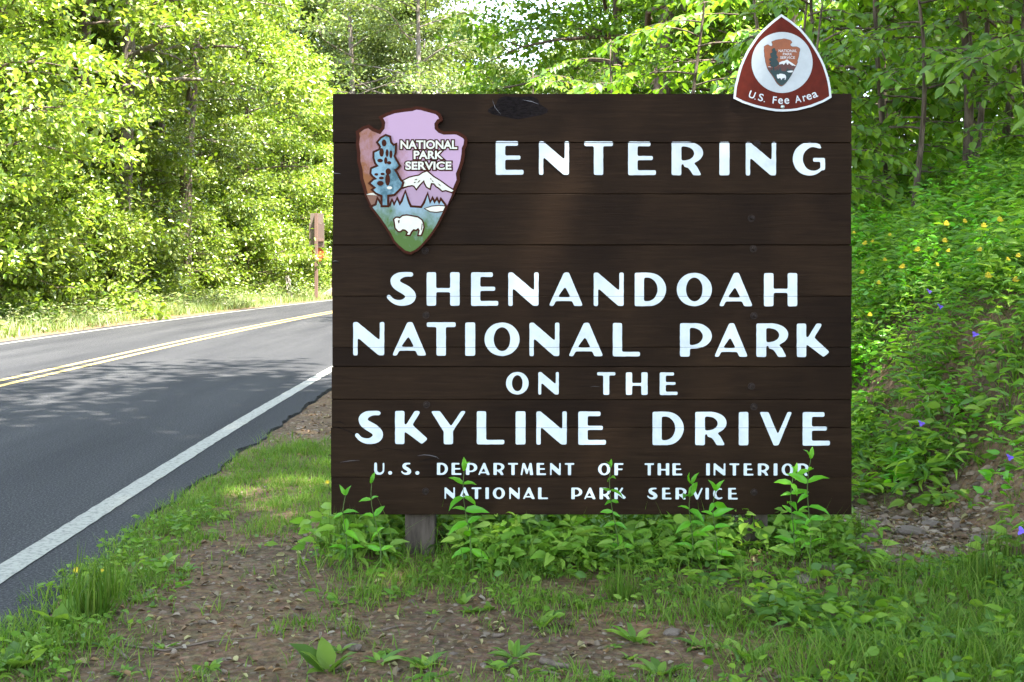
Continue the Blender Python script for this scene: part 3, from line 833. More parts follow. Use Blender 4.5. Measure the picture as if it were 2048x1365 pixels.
line_of_text([('O', 1011.7, 1057.5), ('N', 1076.3, 1117.8), ('T', 1193.8, 1231), ('H', 1251.4, 1295.4), ('E', 1319, 1355.4)], (743, 746), (788.5, 792), 36, "ON THE")
line_of_text([('S', 709.2, 767.7), ('K', 789.8, 856), ('Y', 861, 933.2), ('L', 953.2, 1009), ('I', 1030.8, 1051.4), ('N', 1072.3, 1133.8), ('E', 1156, 1212.3), ('D', 1304.6, 1367.7), ('R', 1390, 1453.8), ('I', 1477, 1497), ('V', 1518.5, 1584.6), ('E', 1604.6, 1660)], (821.5, 824.5), (888.5, 892.3), 44, "SKYLINE DRIVE")
line_of_text([('U', 748.3, 770), ('.', 776, 784.5), ('S', 802, 823), ('.', 830.5, 839), ('D', 873.8, 896), ('E', 903, 923), ('P', 931.7, 954.8), ('A', 956, 980), ('R', 986.8, 1009), ('T', 1016, 1036), ('M', 1041, 1066.8), ('E', 1073, 1092), ('N', 1100, 1121.5), ('T', 1129.5, 1148.6),
              ('O', 1196, 1221), ('F', 1228.6, 1246.8), ('T', 1289, 1308), ('H', 1315, 1338.5), ('E', 1344.6, 1364.6), ('I', 1412, 1419.7), ('N', 1427, 1450.8), ('T', 1458.5, 1478.5), ('E', 1487, 1506.8), ('R', 1515.4, 1538), ('I', 1547, 1554.8), ('O', 1563, 1586.8), ('R', 1594.8, 1617)], (925.5, 927.5), (949.8, 952), 26, "U. S. DEPARTMENT OF THE INTERIOR")
line_of_text([('N', 889, 910), ('A', 917, 940.6), ('T', 943, 963), ('I', 970.8, 977.8), ('O', 985.5, 1010), ('N', 1018.5, 1039.4), ('A', 1045.5, 1070), ('L', 1076, 1096), ('P', 1142.5, 1164.6), ('A', 1167.7, 1191.7), ('R', 1199, 1221.5), ('K', 1228.6, 1252.3),
              ('S', 1293.8, 1315.4), ('E', 1324, 1343), ('R', 1350.8, 1373.2), ('V', 1381.5, 1406), ('I', 1410.8, 1417.8), ('C', 1426, 1447), ('E', 1456, 1475.4)], (974.5, 976.5), (997.8, 1000), 26, "NATIONAL PARK SERVICE")

# cracks, knots and flaked paint on the boards (real slivers standing a little proud)
M["crack"] = plain("crack_dark", (0.006, 0.004, 0.003), 0.8, 0.1)
M["sheen"] = plain("bare_weathered_wood", (0.075, 0.066, 0.072), 0.35, 0.6)
def sliver(pts, w, mat, nm):
    p = np.array([(sx(a), sz(b)) for a, b in pts]); n = len(p)
    t = norm(np.gradient(p, axis=0)); nr = np.stack([-t[:, 1], t[:, 0]], 1)
    ww = w * (0.15 + np.sin(np.linspace(0, np.pi, n))) * rng.uniform(0.7, 1.2, n)
    V = np.concatenate([np.column_stack([(p + nr * ww[:, None])[:, 0], np.full(n, DS - 0.0008), (p + nr * ww[:, None])[:, 1]]),
                        np.column_stack([(p - nr * ww[:, None])[:, 0], np.full(n, DS - 0.0008), (p - nr * ww[:, None])[:, 1]])])
    F = [(i, i + 1, n + i + 1, n + i) for i in range(n - 1)]
    sign_part(nm, py_mesh(nm, V, F), mat)
for pts, w in [([(663, 853), (680, 856), (695, 862), (708, 868), (722, 874), (740, 884), (752, 893), (765, 902)], .0022), ([(664, 845), (680, 844), (692, 850)], .003),
               ([(745, 905), (770, 897), (800, 900), (812, 906)], .0013), ([(835, 925), (850, 920), (872, 916), (880, 912)], .0016), ([(664, 526), (671, 524), (680, 528)], .002),
               ([(1310, 1002), (1310, 1002.5), (1311, 1003)], .0006), 
               ([(700, 505), (740, 499), (775, 490)], .0009), ([(1490, 778), (1503, 780), (1520, 779)], .0014), ([(708, 787), (715, 781), (721, 786)], .0012), ([(1155, 776), (1165, 773), (1178, 774)], .0008),
               ([(1685, 322), (1694, 320), (1702, 321)], .001), ([(1660, 694.5), (1680, 695), (1702, 696)], .0008)]:
    sliver(pts, w, M["crack"], "crack")
for pts, w in [([(835, 912), (848, 910), (860, 911), (872, 914), (878, 918)], .0022), ([(1045, 200), (1062, 203), (1078, 209)], .0014),
               ([(985, 200), (990, 215), (1002, 230)], .0012),
               ([(664, 524), (670, 522), (677, 523)], .0012), ([(1180, 774), (1190, 773), (1200, 774)], .0007), ([(680, 925), (700, 922), (720, 921)], .0012), ([(664, 348), (672, 347), (682, 348)], .0012)]:
    sliver(pts, w, M["sheen"], "bare_wood")
M["knot"] = noisy_mat("weathered_knot", (0.003, 0.002, 0.002), (0.015, 0.011, 0.011), 40, 0.6, 0.6, (1, 1, 2.6), 6, 0.06, 0.004)
th = np.linspace(0, 2 * np.pi, 48, endpoint=False)
kx = 1036 + 54 * np.cos(th) * (1 + .14 * np.sin(3 * th) + .06 * np.sin(7 * th)); ky = 215 + 25 * np.sin(th) * (1 + .12 * np.cos(2 * th) + .08 * np.sin(5 * th))
sign_part("knot", py_mesh("knot", [(sx(q), DS - 0.0006, sz(w)) for q, w in zip(kx, ky)], [tuple(range(48))]), M["knot"], label="dark weathered knot near the top edge")

# ------------------------------------------------------------------ arrowhead emblem, drawn in its own units
A_OUT = [(575, 100), (620, 105), (680, 122), (740, 138), (772, 162), (788, 200), (782, 218), (760, 228), (748, 245), (750, 270), (768, 288), (800, 300), (880, 298), (905, 300), (940, 318), (972, 338), (986, 365), (980, 410), (966, 440), (964, 480), (955, 540), (940, 590), (920, 640), (926, 690), (906, 735), (880, 800), (852, 850), (822, 905), (790, 970), (766, 1022), (735, 1062), (705, 1112), (660, 1172), (620, 1222), (580, 1258), (530, 1286), (480, 1272), (430, 1228), (390, 1180), (352, 1110), (318, 1056), (274, 985), (232, 935), (196, 878), (165, 810), (147, 740), (128, 680), (122, 610), (104, 540), (104, 470), (93, 400), (100, 345), (92, 300), (150, 260), (198, 245), (238, 275), (280, 291), (298, 268), (302, 232), (288, 206), (274, 184), (330, 155), (400, 130), (480, 118), (540, 112)]
A_TREE = [(335, 340), (362, 350), (370, 395), (395, 420), (408, 415), (405, 470), (395, 500), (420, 545), (438, 575), (415, 600), (396, 606), (420, 640), (445, 690), (465, 710), (455, 745), (425, 775), (400, 800), (345, 808), (345, 890), (310, 890), (310, 812), (260, 790), (238, 768), (260, 752), (216, 715), (240, 692), (268, 682), (235, 655), (221, 635), (226, 602), (280, 580), (258, 552), (245, 510), (246, 472), (290, 452), (300, 422), (276, 390), (300, 360)]
A_BLOB = [(322, 395, 16, 24), (302, 470, 15, 30), (345, 475, 10, 27), (376, 485, 10, 28), (290, 535, 19, 13), (335, 535, 11, 24), (362, 553, 14, 12), (260, 645, 13, 9), (310, 642, 14, 9), (300, 674, 17, 10), (355, 622, 18, 22), (350, 688, 16, 42), (292, 716, 22, 17)]
A_SNOW = [(468, 700), (520, 672), (560, 662), (600, 655), (630, 634), (662, 622), (690, 645), (712, 664), (770, 700), (830, 745), (874, 772), (860, 784), (812, 768), (786, 774), (762, 752), (738, 738), (722, 716), (694, 712), (684, 755), (662, 742), (646, 712), (640, 688), (602, 726), (578, 757), (562, 735), (545, 728), (510, 734), (468, 748)]
A_HILL = [(180, 806), (225, 792), (262, 800), (310, 830), (400, 812), (468, 748), (560, 722), (640, 690), (740, 738), (870, 782), (820, 900), (640, 930), (330, 930), (226, 905)]
A_MEAD = [(228, 905), (262, 890), (270, 850), (290, 885), (305, 890), (345, 890), (372, 905), (385, 862), (400, 900), (425, 850), (445, 895), (470, 860), (490, 795), (512, 872), (530, 908), (622, 914), (648, 872), (668, 812), (686, 884), (706, 846), (722, 880), (742, 850), (760, 885), (775, 855), (800, 888), (808, 905), (760, 1000), (735, 1050), (704, 1098), (660, 1155), (610, 1212), (570, 1244), (530, 1262), (490, 1250), (440, 1208), (408, 1175), (375, 1110), (338, 1055), (290, 985)]
A_LAKE = [(650, 918), (700, 902), (760, 896), (806, 901), (790, 936), (740, 943), (690, 939)]
A_BUFF = [(404, 1005), (418, 992), (434, 992), (446, 998), (470, 978), (500, 974), (530, 978), (590, 990), (618, 1010), (628, 1030), (634, 1065), (624, 1100), (614, 1126), (598, 1126), (606, 1092), (594, 1070), (575, 1086), (555, 1080), (536, 1100), (524, 1126), (506, 1124), (514, 1106), (495, 1086), (470, 1080), (450, 1096), (434, 1094), (414, 1070), (410, 1040)]
A_LSNOW = [(180, 806), (205, 795), (230, 791), (262, 800), (270, 812), (225, 808)]

def inset(poly, d):
    n = len(poly); P = np.array(poly, float)
    area = 0.5 * np.sum(P[:, 0] * np.roll(P[:, 1], -1) - np.roll(P[:, 0], -1) * P[:, 1])
    s = 1 if area > 0 else -1
    out = []
    for i in range(n):
        a = P[i] - P[i - 1]; b = P[(i + 1) % n] - P[i]
        na = np.array([-a[1], a[0]]) / (np.hypot(*a) + 1e-9); nb = np.array([-b[1], b[0]]) / (np.hypot(*b) + 1e-9)
        m = na + nb; m = m / (np.hypot(*m) + 1e-9)
        k = d / max(0.55, float(np.dot(m, na)))
        out.append(tuple(P[i] + s * m * k))
    return out

def slab(name, poly, conv, yf, depth, mat, parent, holes=(), bev=0.0):
    """flat shape cut to an outline, front at y = yf, going back by depth"""
    bm = bmesh.new()
    loops = [[conv(p) for p in poly]] + [[conv(p) for p in h] for h in holes]
    flat = [p for l in loops for p in l]
    tris = geometry.tessellate_polygon([[Vector((p[0], p[1], 0)) for p in l] for l in loops])
    fr = [bm.verts.new((p[0], yf, p[1])) for p in flat]; bk = [bm.verts.new((p[0], yf + depth, p[1])) for p in flat]
    for t in tris:
        try: bm.faces.new([fr[q] for q in t])
        except ValueError: pass
    o = 0
    for l in loops:
        n = len(l)
        for i in range(n):
            j = (i + 1) % n
            bm.faces.new((fr[o + i], fr[o + j], bk[o + j], bk[o + i]))
        o += n
    bmesh.ops.recalc_face_normals(bm, faces=bm.faces)
    me = bpy.data.meshes.new(name); bm.to_mesh(me); bm.free()
    # front faces must look towards -Y
    o_ = link(name, me, mat, parent)
    return o_

def ellipse(cx, cy, a, b, n=20):
    return [(cx + a * math.cos(t), cy + b * math.sin(t)) for t in np.linspace(0, 2 * math.pi, n, endpoint=False)]

def text_mesh(txt, offset):
    cu = bpy.data.curves.new("txt", 'FONT')
    cu.body = txt; cu.size = 1; cu.offset = offset; cu.resolution_u = 5
    o = bpy.data.objects.new("txt", cu); COL.objects.link(o)
    dg = bpy.context.evaluated_depsgraph_get()
    me = bpy.data.meshes.new_from_object(o.evaluated_get(dg))
    bpy.data.objects.remove(o); bpy.data.curves.remove(cu)
    V = np.array([v.co[:2] for v in me.vertices]); F = [tuple(p.vertices) for p in me.polygons]
    bpy.data.meshes.remove(me)
    return V, F

def put_text(name, items, conv, yf, mat, parent, offset=0.0, label=None, grow=0.0):
    """items: (text, u0, v0, u1, v1, angle) boxes in drawing units"""
    AV, AF = [], []
    for txt, u0, v0, u1, v1, ang in items:
        V0, _ = text_mesh(txt, 0.022)
        V, F = text_mesh(txt, offset)
        lo, hi = V0.min(0), V0.max(0)
        uu = u0 + (V[:, 0] - lo[0]) / (hi[0] - lo[0]) * (u1 - u0)
        vv = v1 - (V[:, 1] - lo[1]) / (hi[1] - lo[1]) * (v1 - v0)
        if ang:
            cu, cv = (u0 + u1) / 2, (v0 + v1) / 2
            du, dv = uu - cu, vv - cv
            uu = cu + du * math.cos(ang) - dv * math.sin(ang); vv = cv + du * math.sin(ang) + dv * math.cos(ang)
        b = len(AV)
        for a, c in zip(uu, vv):
            p = conv((a, c)); AV.append((p[0], yf, p[1]))
        AF += [tuple(b + q for q in f)[::-1] for f in F]
    me = py_mesh(name, AV, AF)
    bm = bmesh.new(); bm.from_mesh(me); bm.normal_update()
    for f in bm.faces:
        if f.normal.y > 0: f.normal_flip()
    bm.to_mesh(me); bm.free()
    o = link(name, me, mat, parent)
    if label: o["label"] = label
    return o

def arrow_layers(conv, Y, plate, C, big):
    """the picture on the arrowhead: each motif a thin relief layer"""
    t = 0.0022 if big else 0.0008
    def lay(nm, poly, k, mat, line=0):
        if line:
            slab(nm + "_outline", inset(poly, -line), conv, Y - t * (k - 0.5), t * 0.5, C["line"], plate)
        return slab(nm, poly, conv, Y - t * k, t * 0.8, mat, plate)
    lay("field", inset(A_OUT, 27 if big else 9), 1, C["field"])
    lay("hill", A_HILL, 2, C["hill"], 0)
    lay("snow", A_SNOW, 3.2, C["snow"], 11 if big else 0)
    lay("snow", A_LSNOW, 3.2, C["snow"], 0)
    lay("meadow", A_MEAD, 4.4, C["mead"], 18 if big else 0)
    lay("pine", A_TREE, 5.6, C["tree"], 17 if big else 0)
    if big:
        for b in A_BLOB: slab("pine_gap", ellipse(b[0], b[1], b[2] * 1.2, b[3] * 1.15), conv, Y - t * 6.4, t * 0.5, C["line"], plate)
        slab("pine_snow", ellipse(365, 752, 21, 12), conv, Y - t * 6.6, t * 0.6, C["snow"], plate)
        for (a, b) in [((560, 690), (590, 680)), ((555, 712), (575, 705)), ((585, 712), (612, 688)), ((700, 690), (716, 706)), ((750, 715), (775, 740)), ((690, 672), (698, 690))]:
            d = np.array([b[0] - a[0], b[1] - a[1]], float); n_ = np.array([-d[1], d[0]]) / np.hypot(*d) * 4
            slab("rock_mark", [tuple(np.array(a) + n_ * .3), tuple((np.array(a) + b) / 2 + n_), b, tuple((np.array(a) + b) / 2 - n_)], conv, Y - t * 4.0, t * 0.5, C["line"], plate)
    lay("lake", A_LAKE, 5.6, C["snow"], 8 if big else 0)
    lay("bison", A_BUFF, 5.6, C["snow"], 12 if big else 0)
    if big:
        slab("bison_eye", [(432, 1012), (446, 1008), (444, 1030), (436, 1036)], conv, Y - t * 6.2, t * 0.4, C["line"], plate)
        slab("bison_tail", [(622, 1035), (628, 1040), (625, 1080), (614, 1095), (618, 1075)], conv, Y - t * 6.2, t * 0.4, C["line"], plate)
    words = [("NATIONAL", 452, 373, 903, 441, 0), ("PARK", 557, 456, 790, 521, 0), ("SERVICE", 491, 542, 857, 607, 0)]
    for wd in words:
        if big:
            put_text("lettering_outline", [wd], conv, Y - t * 2.1, C["line"], plate, 0.14)
        put_text("lettering", [wd], conv, Y - t * 2.6, C["snow"], plate, 0.03 if big else 0.008)

def m_painted_sheen(name, a, b, scale, lo, hi, rough=0.4, grad=(0, 0, 0)):
    """enamel colour with a reflected sky sheen painted in by noise; grad: (per metre right, per metre up, offset) says where the sheen is strongest"""
    m = noisy_mat(name, a, b, scale, rough, 0.0, (1.0, 1, 0.7), 6, 0.3, 0.002, (lo, hi))
    nt = m.node_tree; nd = nt.nodes; lk = nt.links
    tc = [n for n in nd if n.type == 'TEX_COORD'][0]; no = [n for n in nd if n.type == 'TEX_NOISE'][0]; rp = [n for n in nd if n.type == 'VALTORGB'][0]
    dp = N(nd, "ShaderNodeVectorMath", operation='DOT_PRODUCT'); dp.inputs[1].default_value = (grad[0], 0, grad[1])
    lk.new(tc.outputs["Object"], dp.inputs[0])
    ad = N(nd, "ShaderNodeMath", operation='ADD'); ad.inputs[1].default_value = grad[2]; lk.new(dp.outputs["Value"], ad.inputs[0])
    a2 = N(nd, "ShaderNodeMath", operation='ADD'); lk.new(ad.outputs[0], a2.inputs[0]); lk.new(no.outputs["Fac"], a2.inputs[1])
    lk.new(a2.outputs[0], rp.inputs[0])
    return m
C_big = dict(line=plain("emblem_brown", (0.050, 0.011, 0.004), 0.5, 0.08, 0.0),
             field=m_painted_sheen("emblem_field", (0.24, 0.075, 0.008), (0.47, 0.30, 0.43), 5, 0.38, 0.64, grad=(1.1, 0.45, -0.20)),  # mauve is the sky's reflection painted into the sienna enamel
             hill=m_painted_sheen("emblem_hill", (0.20, 0.09, 0.05), (0.38, 0.25, 0.34), 7, 0.40, 0.54, grad=(0.9, 0, 0.47)),  # same mauve reflection painted over the brown
             snow=plain("emblem_white", (0.70, 0.70, 0.58), 0.4, 0.25, 0.0, var=0.04),
             mead=m_painted_sheen("emblem_meadow", (0.055, 0.125, 0.010), (0.25, 0.36, 0.42), 6, 0.40, 0.62, grad=(0, 1.7, -2.67)),  # pale blue towards the top is a painted sheen on the green
             tree=m_painted_sheen("emblem_pine", (0.04, 0.12, 0.15), (0.21, 0.37, 0.44), 14, 0.38, 0.56))
ec = lambda p: (sx(690 + p[0] / 4.014), sz(190 + p[1] / 4.014))
emblem = slab("emblem", A_OUT, ec, DS - 0.030, 0.030, C_big["line"], sign)
emblem.location = OFS
emblem["label"] = "painted arrowhead shield with pine, mountain and white bison"
bmod = bmesh.new(); bmod.from_mesh(emblem.data)
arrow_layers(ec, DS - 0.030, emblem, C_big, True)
bmod.free()

# ------------------------------------------------------------------ fee marker on the sign's top edge
F_OUT = [(878, 122), (1000, 204), (1120, 304), (1190, 384), (1250, 462), (1320, 570), (1380, 680), (1420, 770), (1450, 862), (1474, 950), (1490, 1042), (1500, 1155), (1400, 1213), (1250, 1272), (1080, 1314), (990, 1325), (900, 1328), (810, 1325), (720, 1312), (560, 1276), (400, 1222), (285, 1165), (300, 1020), (335, 880), (362, 780), (400, 684), (455, 570), (520, 472), (575, 392), (640, 320), (760, 212)]
fc = lambda p: (sx(1420 + p[0] / 6.203), sz(10 + p[1] / 6.203))
fee = empty("fee_marker", (sx(1563), DS - 0.005, sz(215)))
tag(fee, "small red brown pointed marker with white edge on the big sign's top right corner", "sign")
YF = DS - 0.012
M["fee_white"] = plain("marker_white", (0.60, 0.64, 0.65), 0.5, 0.3, 0.0, var=0.04)
M["fee_red"] = plain("marker_red_brown", (0.10, 0.011, 0.004), 0.5, 0.12, 0.0, var=0.15)
M["fee_disc"] = plain("marker_grey_white", (0.46, 0.50, 0.51), 0.5, 0.3, 0.0, var=0.05)
M["screw"] = plain("zinc_screw", (0.42, 0.50, 0.46), 0.35, 0.5, 0, 0.7)
inv = -fee.location
def fpart(o):
    o.location = inv
    return o
plate = fpart(slab("plate", F_OUT, fc, YF, 0.004, M["fee_white"], fee))
fpart(slab("panel", inset(F_OUT, 28), fc, YF - 0.0008, 0.0006, M["fee_red"], fee))
disc = fpart(slab("disc", ellipse(886, 722, 378, 377, 64), fc, YF - 0.0018, 0.0008, M["fee_disc"], fee))
C_small = dict(line=plain("arrow_edge", (0.05, 0.02, 0.015), 0.5), field=plain("arrow_sienna", (0.27, 0.075, 0.022), 0.5, 0.4), hill=plain("arrow_brown", (0.085, 0.026, 0.018), 0.5, 0.4),
               snow=plain("arrow_white", (0.64, 0.66, 0.66), 0.5, 0.4, var=0.04), mead=plain("arrow_green", (0.006, 0.034, 0.034), 0.5, 0.4), tree=plain("arrow_pine", (0.005, 0.030, 0.031), 0.5, 0.4))
fa = lambda p: fc((658 + (p[0] - 90) * 0.5045, 425 + (p[1] - 100) * 0.5017))
arrow = fpart(slab("arrowhead", A_OUT, fa, YF - 0.0026, 0.0006, C_small["line"], fee))
arrow_layers(fa, YF - 0.0026, arrow, C_small, False)
chars = [("U", 462, 535, 92), (".", 540, 556, 15), ("S", 582, 644, 96), (".", 655, 672, 15), ("F", 764, 816, 92), ("e", 834, 898, 74), ("e", 914, 978, 74), ("A", 1050, 1130, 92), ("r", 1152, 1196, 72), ("e", 1200, 1264, 74), ("a", 1274, 1338, 74)]
items = []
for ch, a, b, hgt in chars:
    c = (a + b) / 2; R_ = 1098; th = math.asin((c - 893) / R_)
    base_u, base_v = 893 + R_ * math.sin(th), 140 + R_ * math.cos(th)
    cu, cv = base_u - math.sin(th) * hgt / 2, base_v - math.cos(th) * hgt / 2
    w = (b - a) / max(0.8, math.cos(th)) * 0.98
    items.append((ch, cu - w / 2, cv - hgt / 2, cu + w / 2, cv + hgt / 2, -th))
for i0, i1, wd in ((0, 4, "U.S."), (4, 7, "Fee"), (7, 11, "Area")):
    fpart(put_text("lettering", items[i0:i1], fc, YF - 0.0016, M["fee_white"], fee, 0.010, "white lettering reading " + wd))
for (u, v, r_) in ((893, 1272, 27), (875, 172, 8)):
    tb = Tubes(14); c = fc((u, v)); c = np.array([c[0], YF, c[1]]); rr_ = r_ / 6.203 / PX
    tb.add([c, c + [0, -0.003, 0], c + [0, -0.005, 0]], [rr_, rr_ * 0.85, rr_ * 0.4])
    fpart(link("screw", tb.mesh("screw"), M["screw"] if r_ > 10 else M["crack"], fee))
bm = bmesh.new(); box_bm(bm, (sx(1563), DS - 0.0042, (sz(60) + sz(205)) / 2), (0.03, 0.006, sz(60) - sz(205)))
fpart(link("backing_strap", bm_mesh("backing_strap", bm), M["bolt"], fee))

# ------------------------------------------------------------------ far roadside furniture
YS = 48.6
def fx(x, Y=YS): return (x - 1024) * Y / FOC
def fz(y, Y=YS): return EYE - (y - HOR) * Y / FOC
M["alu"] = plain("sign_back", (0.20, 0.15, 0.125), 0.6, 0.4, var=0.06)
M["alu2"] = plain("sign_back_brown", (0.165, 0.118, 0.098), 0.6, 0.4, var=0.06)
M["postbrown"] = plain("brown_sign_post", (0.20, 0.125, 0.10), 0.6, 0.3, var=0.1)
M["orange"] = plain("rusty_orange", (0.36, 0.085, 0.03), 0.6, 0.3, var=0.15)
rs = empty("road_sign", (fx(632.5), YS, 0))
tag(rs, "road sign seen from behind, stacked plates and orange disc on brown post", "sign")
iv = -rs.location
def rpart(nm, bm, mat, smooth=False):
    o = link(nm, bm_mesh(nm, bm, smooth), mat, rs); o.location = iv; return o
bm = bmesh.new(); box_bm(bm, (fx(632.5), YS, (fz(427) - 0.3) / 2), (0.13, 0.13, fz(427) + 0.3), bevel=0.008); rpart("post", bm, M["postbrown"])
bm = bmesh.new(); box_bm(bm, (fx(633), YS + 0.085, (fz(427) + fz(446.8)) / 2), (fx(646.3) - fx(620), 0.02, fz(427) - fz(446.6)), bevel=0.004); rpart("plate", bm, M["alu"])
bm = bmesh.new(); box_bm(bm, (fx(632.8), YS + 0.080, (fz(447) + fz(495)) / 2), (fx(648) - fx(617.7), 0.02, fz(447) - fz(495)), bevel=0.004); rpart("plate", bm, M["alu2"])
bm = bmesh.new(); box_bm(bm, (fx(641.5), YS + 0.045, fz(481)), (0.22, 0.05, 0.10), bevel=0.004); rpart("bracket", bm, M["postbrown"])
tb = Tubes(40); c = np.array([fx(633), YS + 0.11, fz(509.5)]); tb.add([c, c + [0, 0.02, 0]], [0.30, 0.30])
me = tb.mesh("disc"); me.polygons.foreach_set("use_smooth", np.full(len(me.polygons), False))
o = link("disc", me, M["orange"], rs); o.location = iv

mp = empty("milepost", (fx(592), 47.5, 0))
tag(mp, "white leaning milepost board with black number 105 by the road", "milepost")
iv = -mp.location
M["mile"] = plain("milepost_white", (0.55, 0.48, 0.45), 0.6, 0.3, var=0.08)
M["black"] = plain("black_paint", (0.02, 0.02, 0.02), 0.6, 0.3)
lean = math.radians(-9)
rot = Matrix.Rotation(lean, 3, 'Y')
Hm = 1.0
bm = bmesh.new(); box_bm(bm, (0, 0, Hm / 2 - 0.1), (0.17, 0.04, Hm + 0.2), bevel=0.006); bmesh.ops.rotate(bm, cent=(0, 0, 0), matrix=rot, verts=bm.verts)
link("board", bm_mesh("board", bm), M["mile"], mp)
AV, AF = [], []
for q, chd in enumerate("105"):
    V, F = text_mesh(chd, 0.03)
    lo, hi = V.min(0), V.max(0)
    b = len(AV); hh = 0.17; zc = Hm - 0.09 - q * 0.2; wq = 0.05 if chd == "1" else 0.11
    for v in V:
        AV.append(rot @ Vector(((v[0] - (lo[0] + hi[0]) / 2) / (hi[0] - lo[0]) * wq, -0.0225, zc - hh / 2 + (v[1] - (lo[1] + hi[1]) / 2) / (hi[1] - lo[1]) * hh)))
    AF += [tuple(b + k_ for k_ in f) for f in F]
me = py_mesh("number", AV, AF)
link("number", me, M["black"], mp)

gr = empty("guardrail", (fx(640), 51.0, 0))
tag(gr, "weathered timber guardrail with buried end beside the road sign", "guardrail")
M["rail"] = noisy_mat("weathered_timber", (0.25, 0.18, 0.14), (0.42, 0.33, 0.27), 6, 0.85, 0.4, (0.6, 4, 4))
M["railpost"] = noisy_mat("dark_timber", (0.10, 0.06, 0.035), (0.18, 0.11, 0.07), 6, 0.85, 0.4, (4, 4, 0.6))
def bar(p, q, w, h):
    p, q = Vector(p), Vector(q); d = q - p
    bm = bmesh.new(); box_bm(bm, (0, 0, 0), (d.length, w, h), bevel=0.01)
    bmesh.ops.transform(bm, matrix=Matrix.Translation((p + q) / 2) @ d.to_track_quat('X', 'Z').to_matrix().to_4x4(), verts=bm.verts)
    return bm
for a, b in (((-0.35, -0.3, -0.05), (0.55, 0.2, 0.62)), ((0.55, 0.2, 0.62), (3.2, 1.2, 0.66)), ((3.2, 1.2, 0.66), (6.0, 3.2, 0.7))):
    link("rail", bm_mesh("rail", bar(a, b, 0.14, 0.24)), M["rail"], gr)
for x, y in ((0.18, 0.25), (0.75, 0.48), (2.2, 1.0), (4.2, 2.1)):
    bm = bmesh.new(); box_bm(bm, (x, y, 0.25), (0.2, 0.2, 0.95), bevel=0.01)
    link("post", bm_mesh("post", bm), M["railpost"], gr)
bm = bmesh.new(); box_bm(bm, (-1.1, 0.2, 0.03), (0.7, 0.16, 0.14), Matrix.Rotation(0.1, 3, 'Z'), bevel=0.01)
o = link("log", bm_mesh("log", bm), M["railpost"]); o.location = gr.location
tag(o, "short brown timber lying in the grass at the foot of the road sign", "log")

# ------------------------------------------------------------------ grass, weeds, litter and gravel
def scatter(n, x0, x1, y0, y1, prob):
    X = rng.uniform(x0, x1, n); Y = rng.uniform(y0, y1, n)
    k = rng.uniform(0, 1, n) < prob(X, Y)
    X, Y = X[k], Y[k]
    return np.stack([X, Y, ground_z(X, Y) - 0.004], 1)

def bump2(X, Y, cx, cy, rx, ry):
    return np.exp(-((X - cx) / rx) ** 2 - ((Y - cy) / ry) ** 2)

def dirt(X, Y):
    """how bare the ground is: wheel rut, worn patch before the sign, stony fan at its right"""
    d = 1.05 * bump2(X, Y, -1.12, 4.9, 0.42, 1.1) + 1.0 * bump2(X, Y, -0.75, 3.95, 0.7, 0.42) + 0.95 * bump2(X, Y, 0.2, 4.12, 0.8, 0.35)
    d = d + 1.15 * bump2(X, Y, 1.98, 5.95, 0.55, 0.62) + 0.6 * bump2(X, Y, 1.2, 5.15, 0.5, 0.22)
    d = d + 1.25 * sstep(-0.2, 0.15, X + 1.9) * sstep(8.6, 9.4, Y) * (1 - sstep(-1.0, -0.6, X)) + 0.5 * bump2(X, Y, -0.2, 4.7, 0.6, 0.2)
    return d

def lush(X, Y):
    off = sstep(-2.03, -1.80, X + 0.12 * (fbm(X * 0 + 2, Y * 3, 91) - 0.5)) 
    n = fbm(X * 2.6, Y * 2.6, 11); n2 = fbm(X * 7, Y * 7, 15)
    n3 = fbm(X * 16, Y * 16, 29)
    f = 0.60 - 0.52 * dirt(X, Y) + 1.3 * (n - 0.5) + 1.6 * (n2 - 0.5) + 0.8 * (n3 - 0.5)
    f = f + 0.45 * bump2(X, Y, -1.75, 5.0, 0.2, 3) + 0.1 * bump2(X, Y, 1.6, 4.2, 0.8, 0.7) - 0.42 * sstep(0.1, 1.0, X)
    return np.clip(f, 0, 1) ** 1.4 * off

def blades(name, P, hlo, hhi, wid, mat, label):
    n = len(P)
    a = rng.uniform(0, 2 * np.pi, n)
    lean_ = rng.uniform(0.1, 0.9, n)
    d = np.stack([np.cos(a), np.sin(a), np.zeros(n)], 1)
    up = norm(np.stack([lean_ * 0.7 * np.cos(a + 1.57), lean_ * 0.7 * np.sin(a + 1.57), np.ones(n)], 1))
    y = norm(np.cross(up, d))
    R = np.stack([d, y, up], -1)
    H = rng.uniform(hlo, hhi, n) * (0.35 + 1.3 * fbm(P[:, 0] * 3.1, P[:, 1] * 3.1, 19))
    S = np.stack([wid * rng.uniform(0.6, 1.3, n), H, H], 1)
    o = batch(name, BLADE_V, BLADE_T, P, R, S, mat)
    return tag(o, label, "grass", kind="stuff")

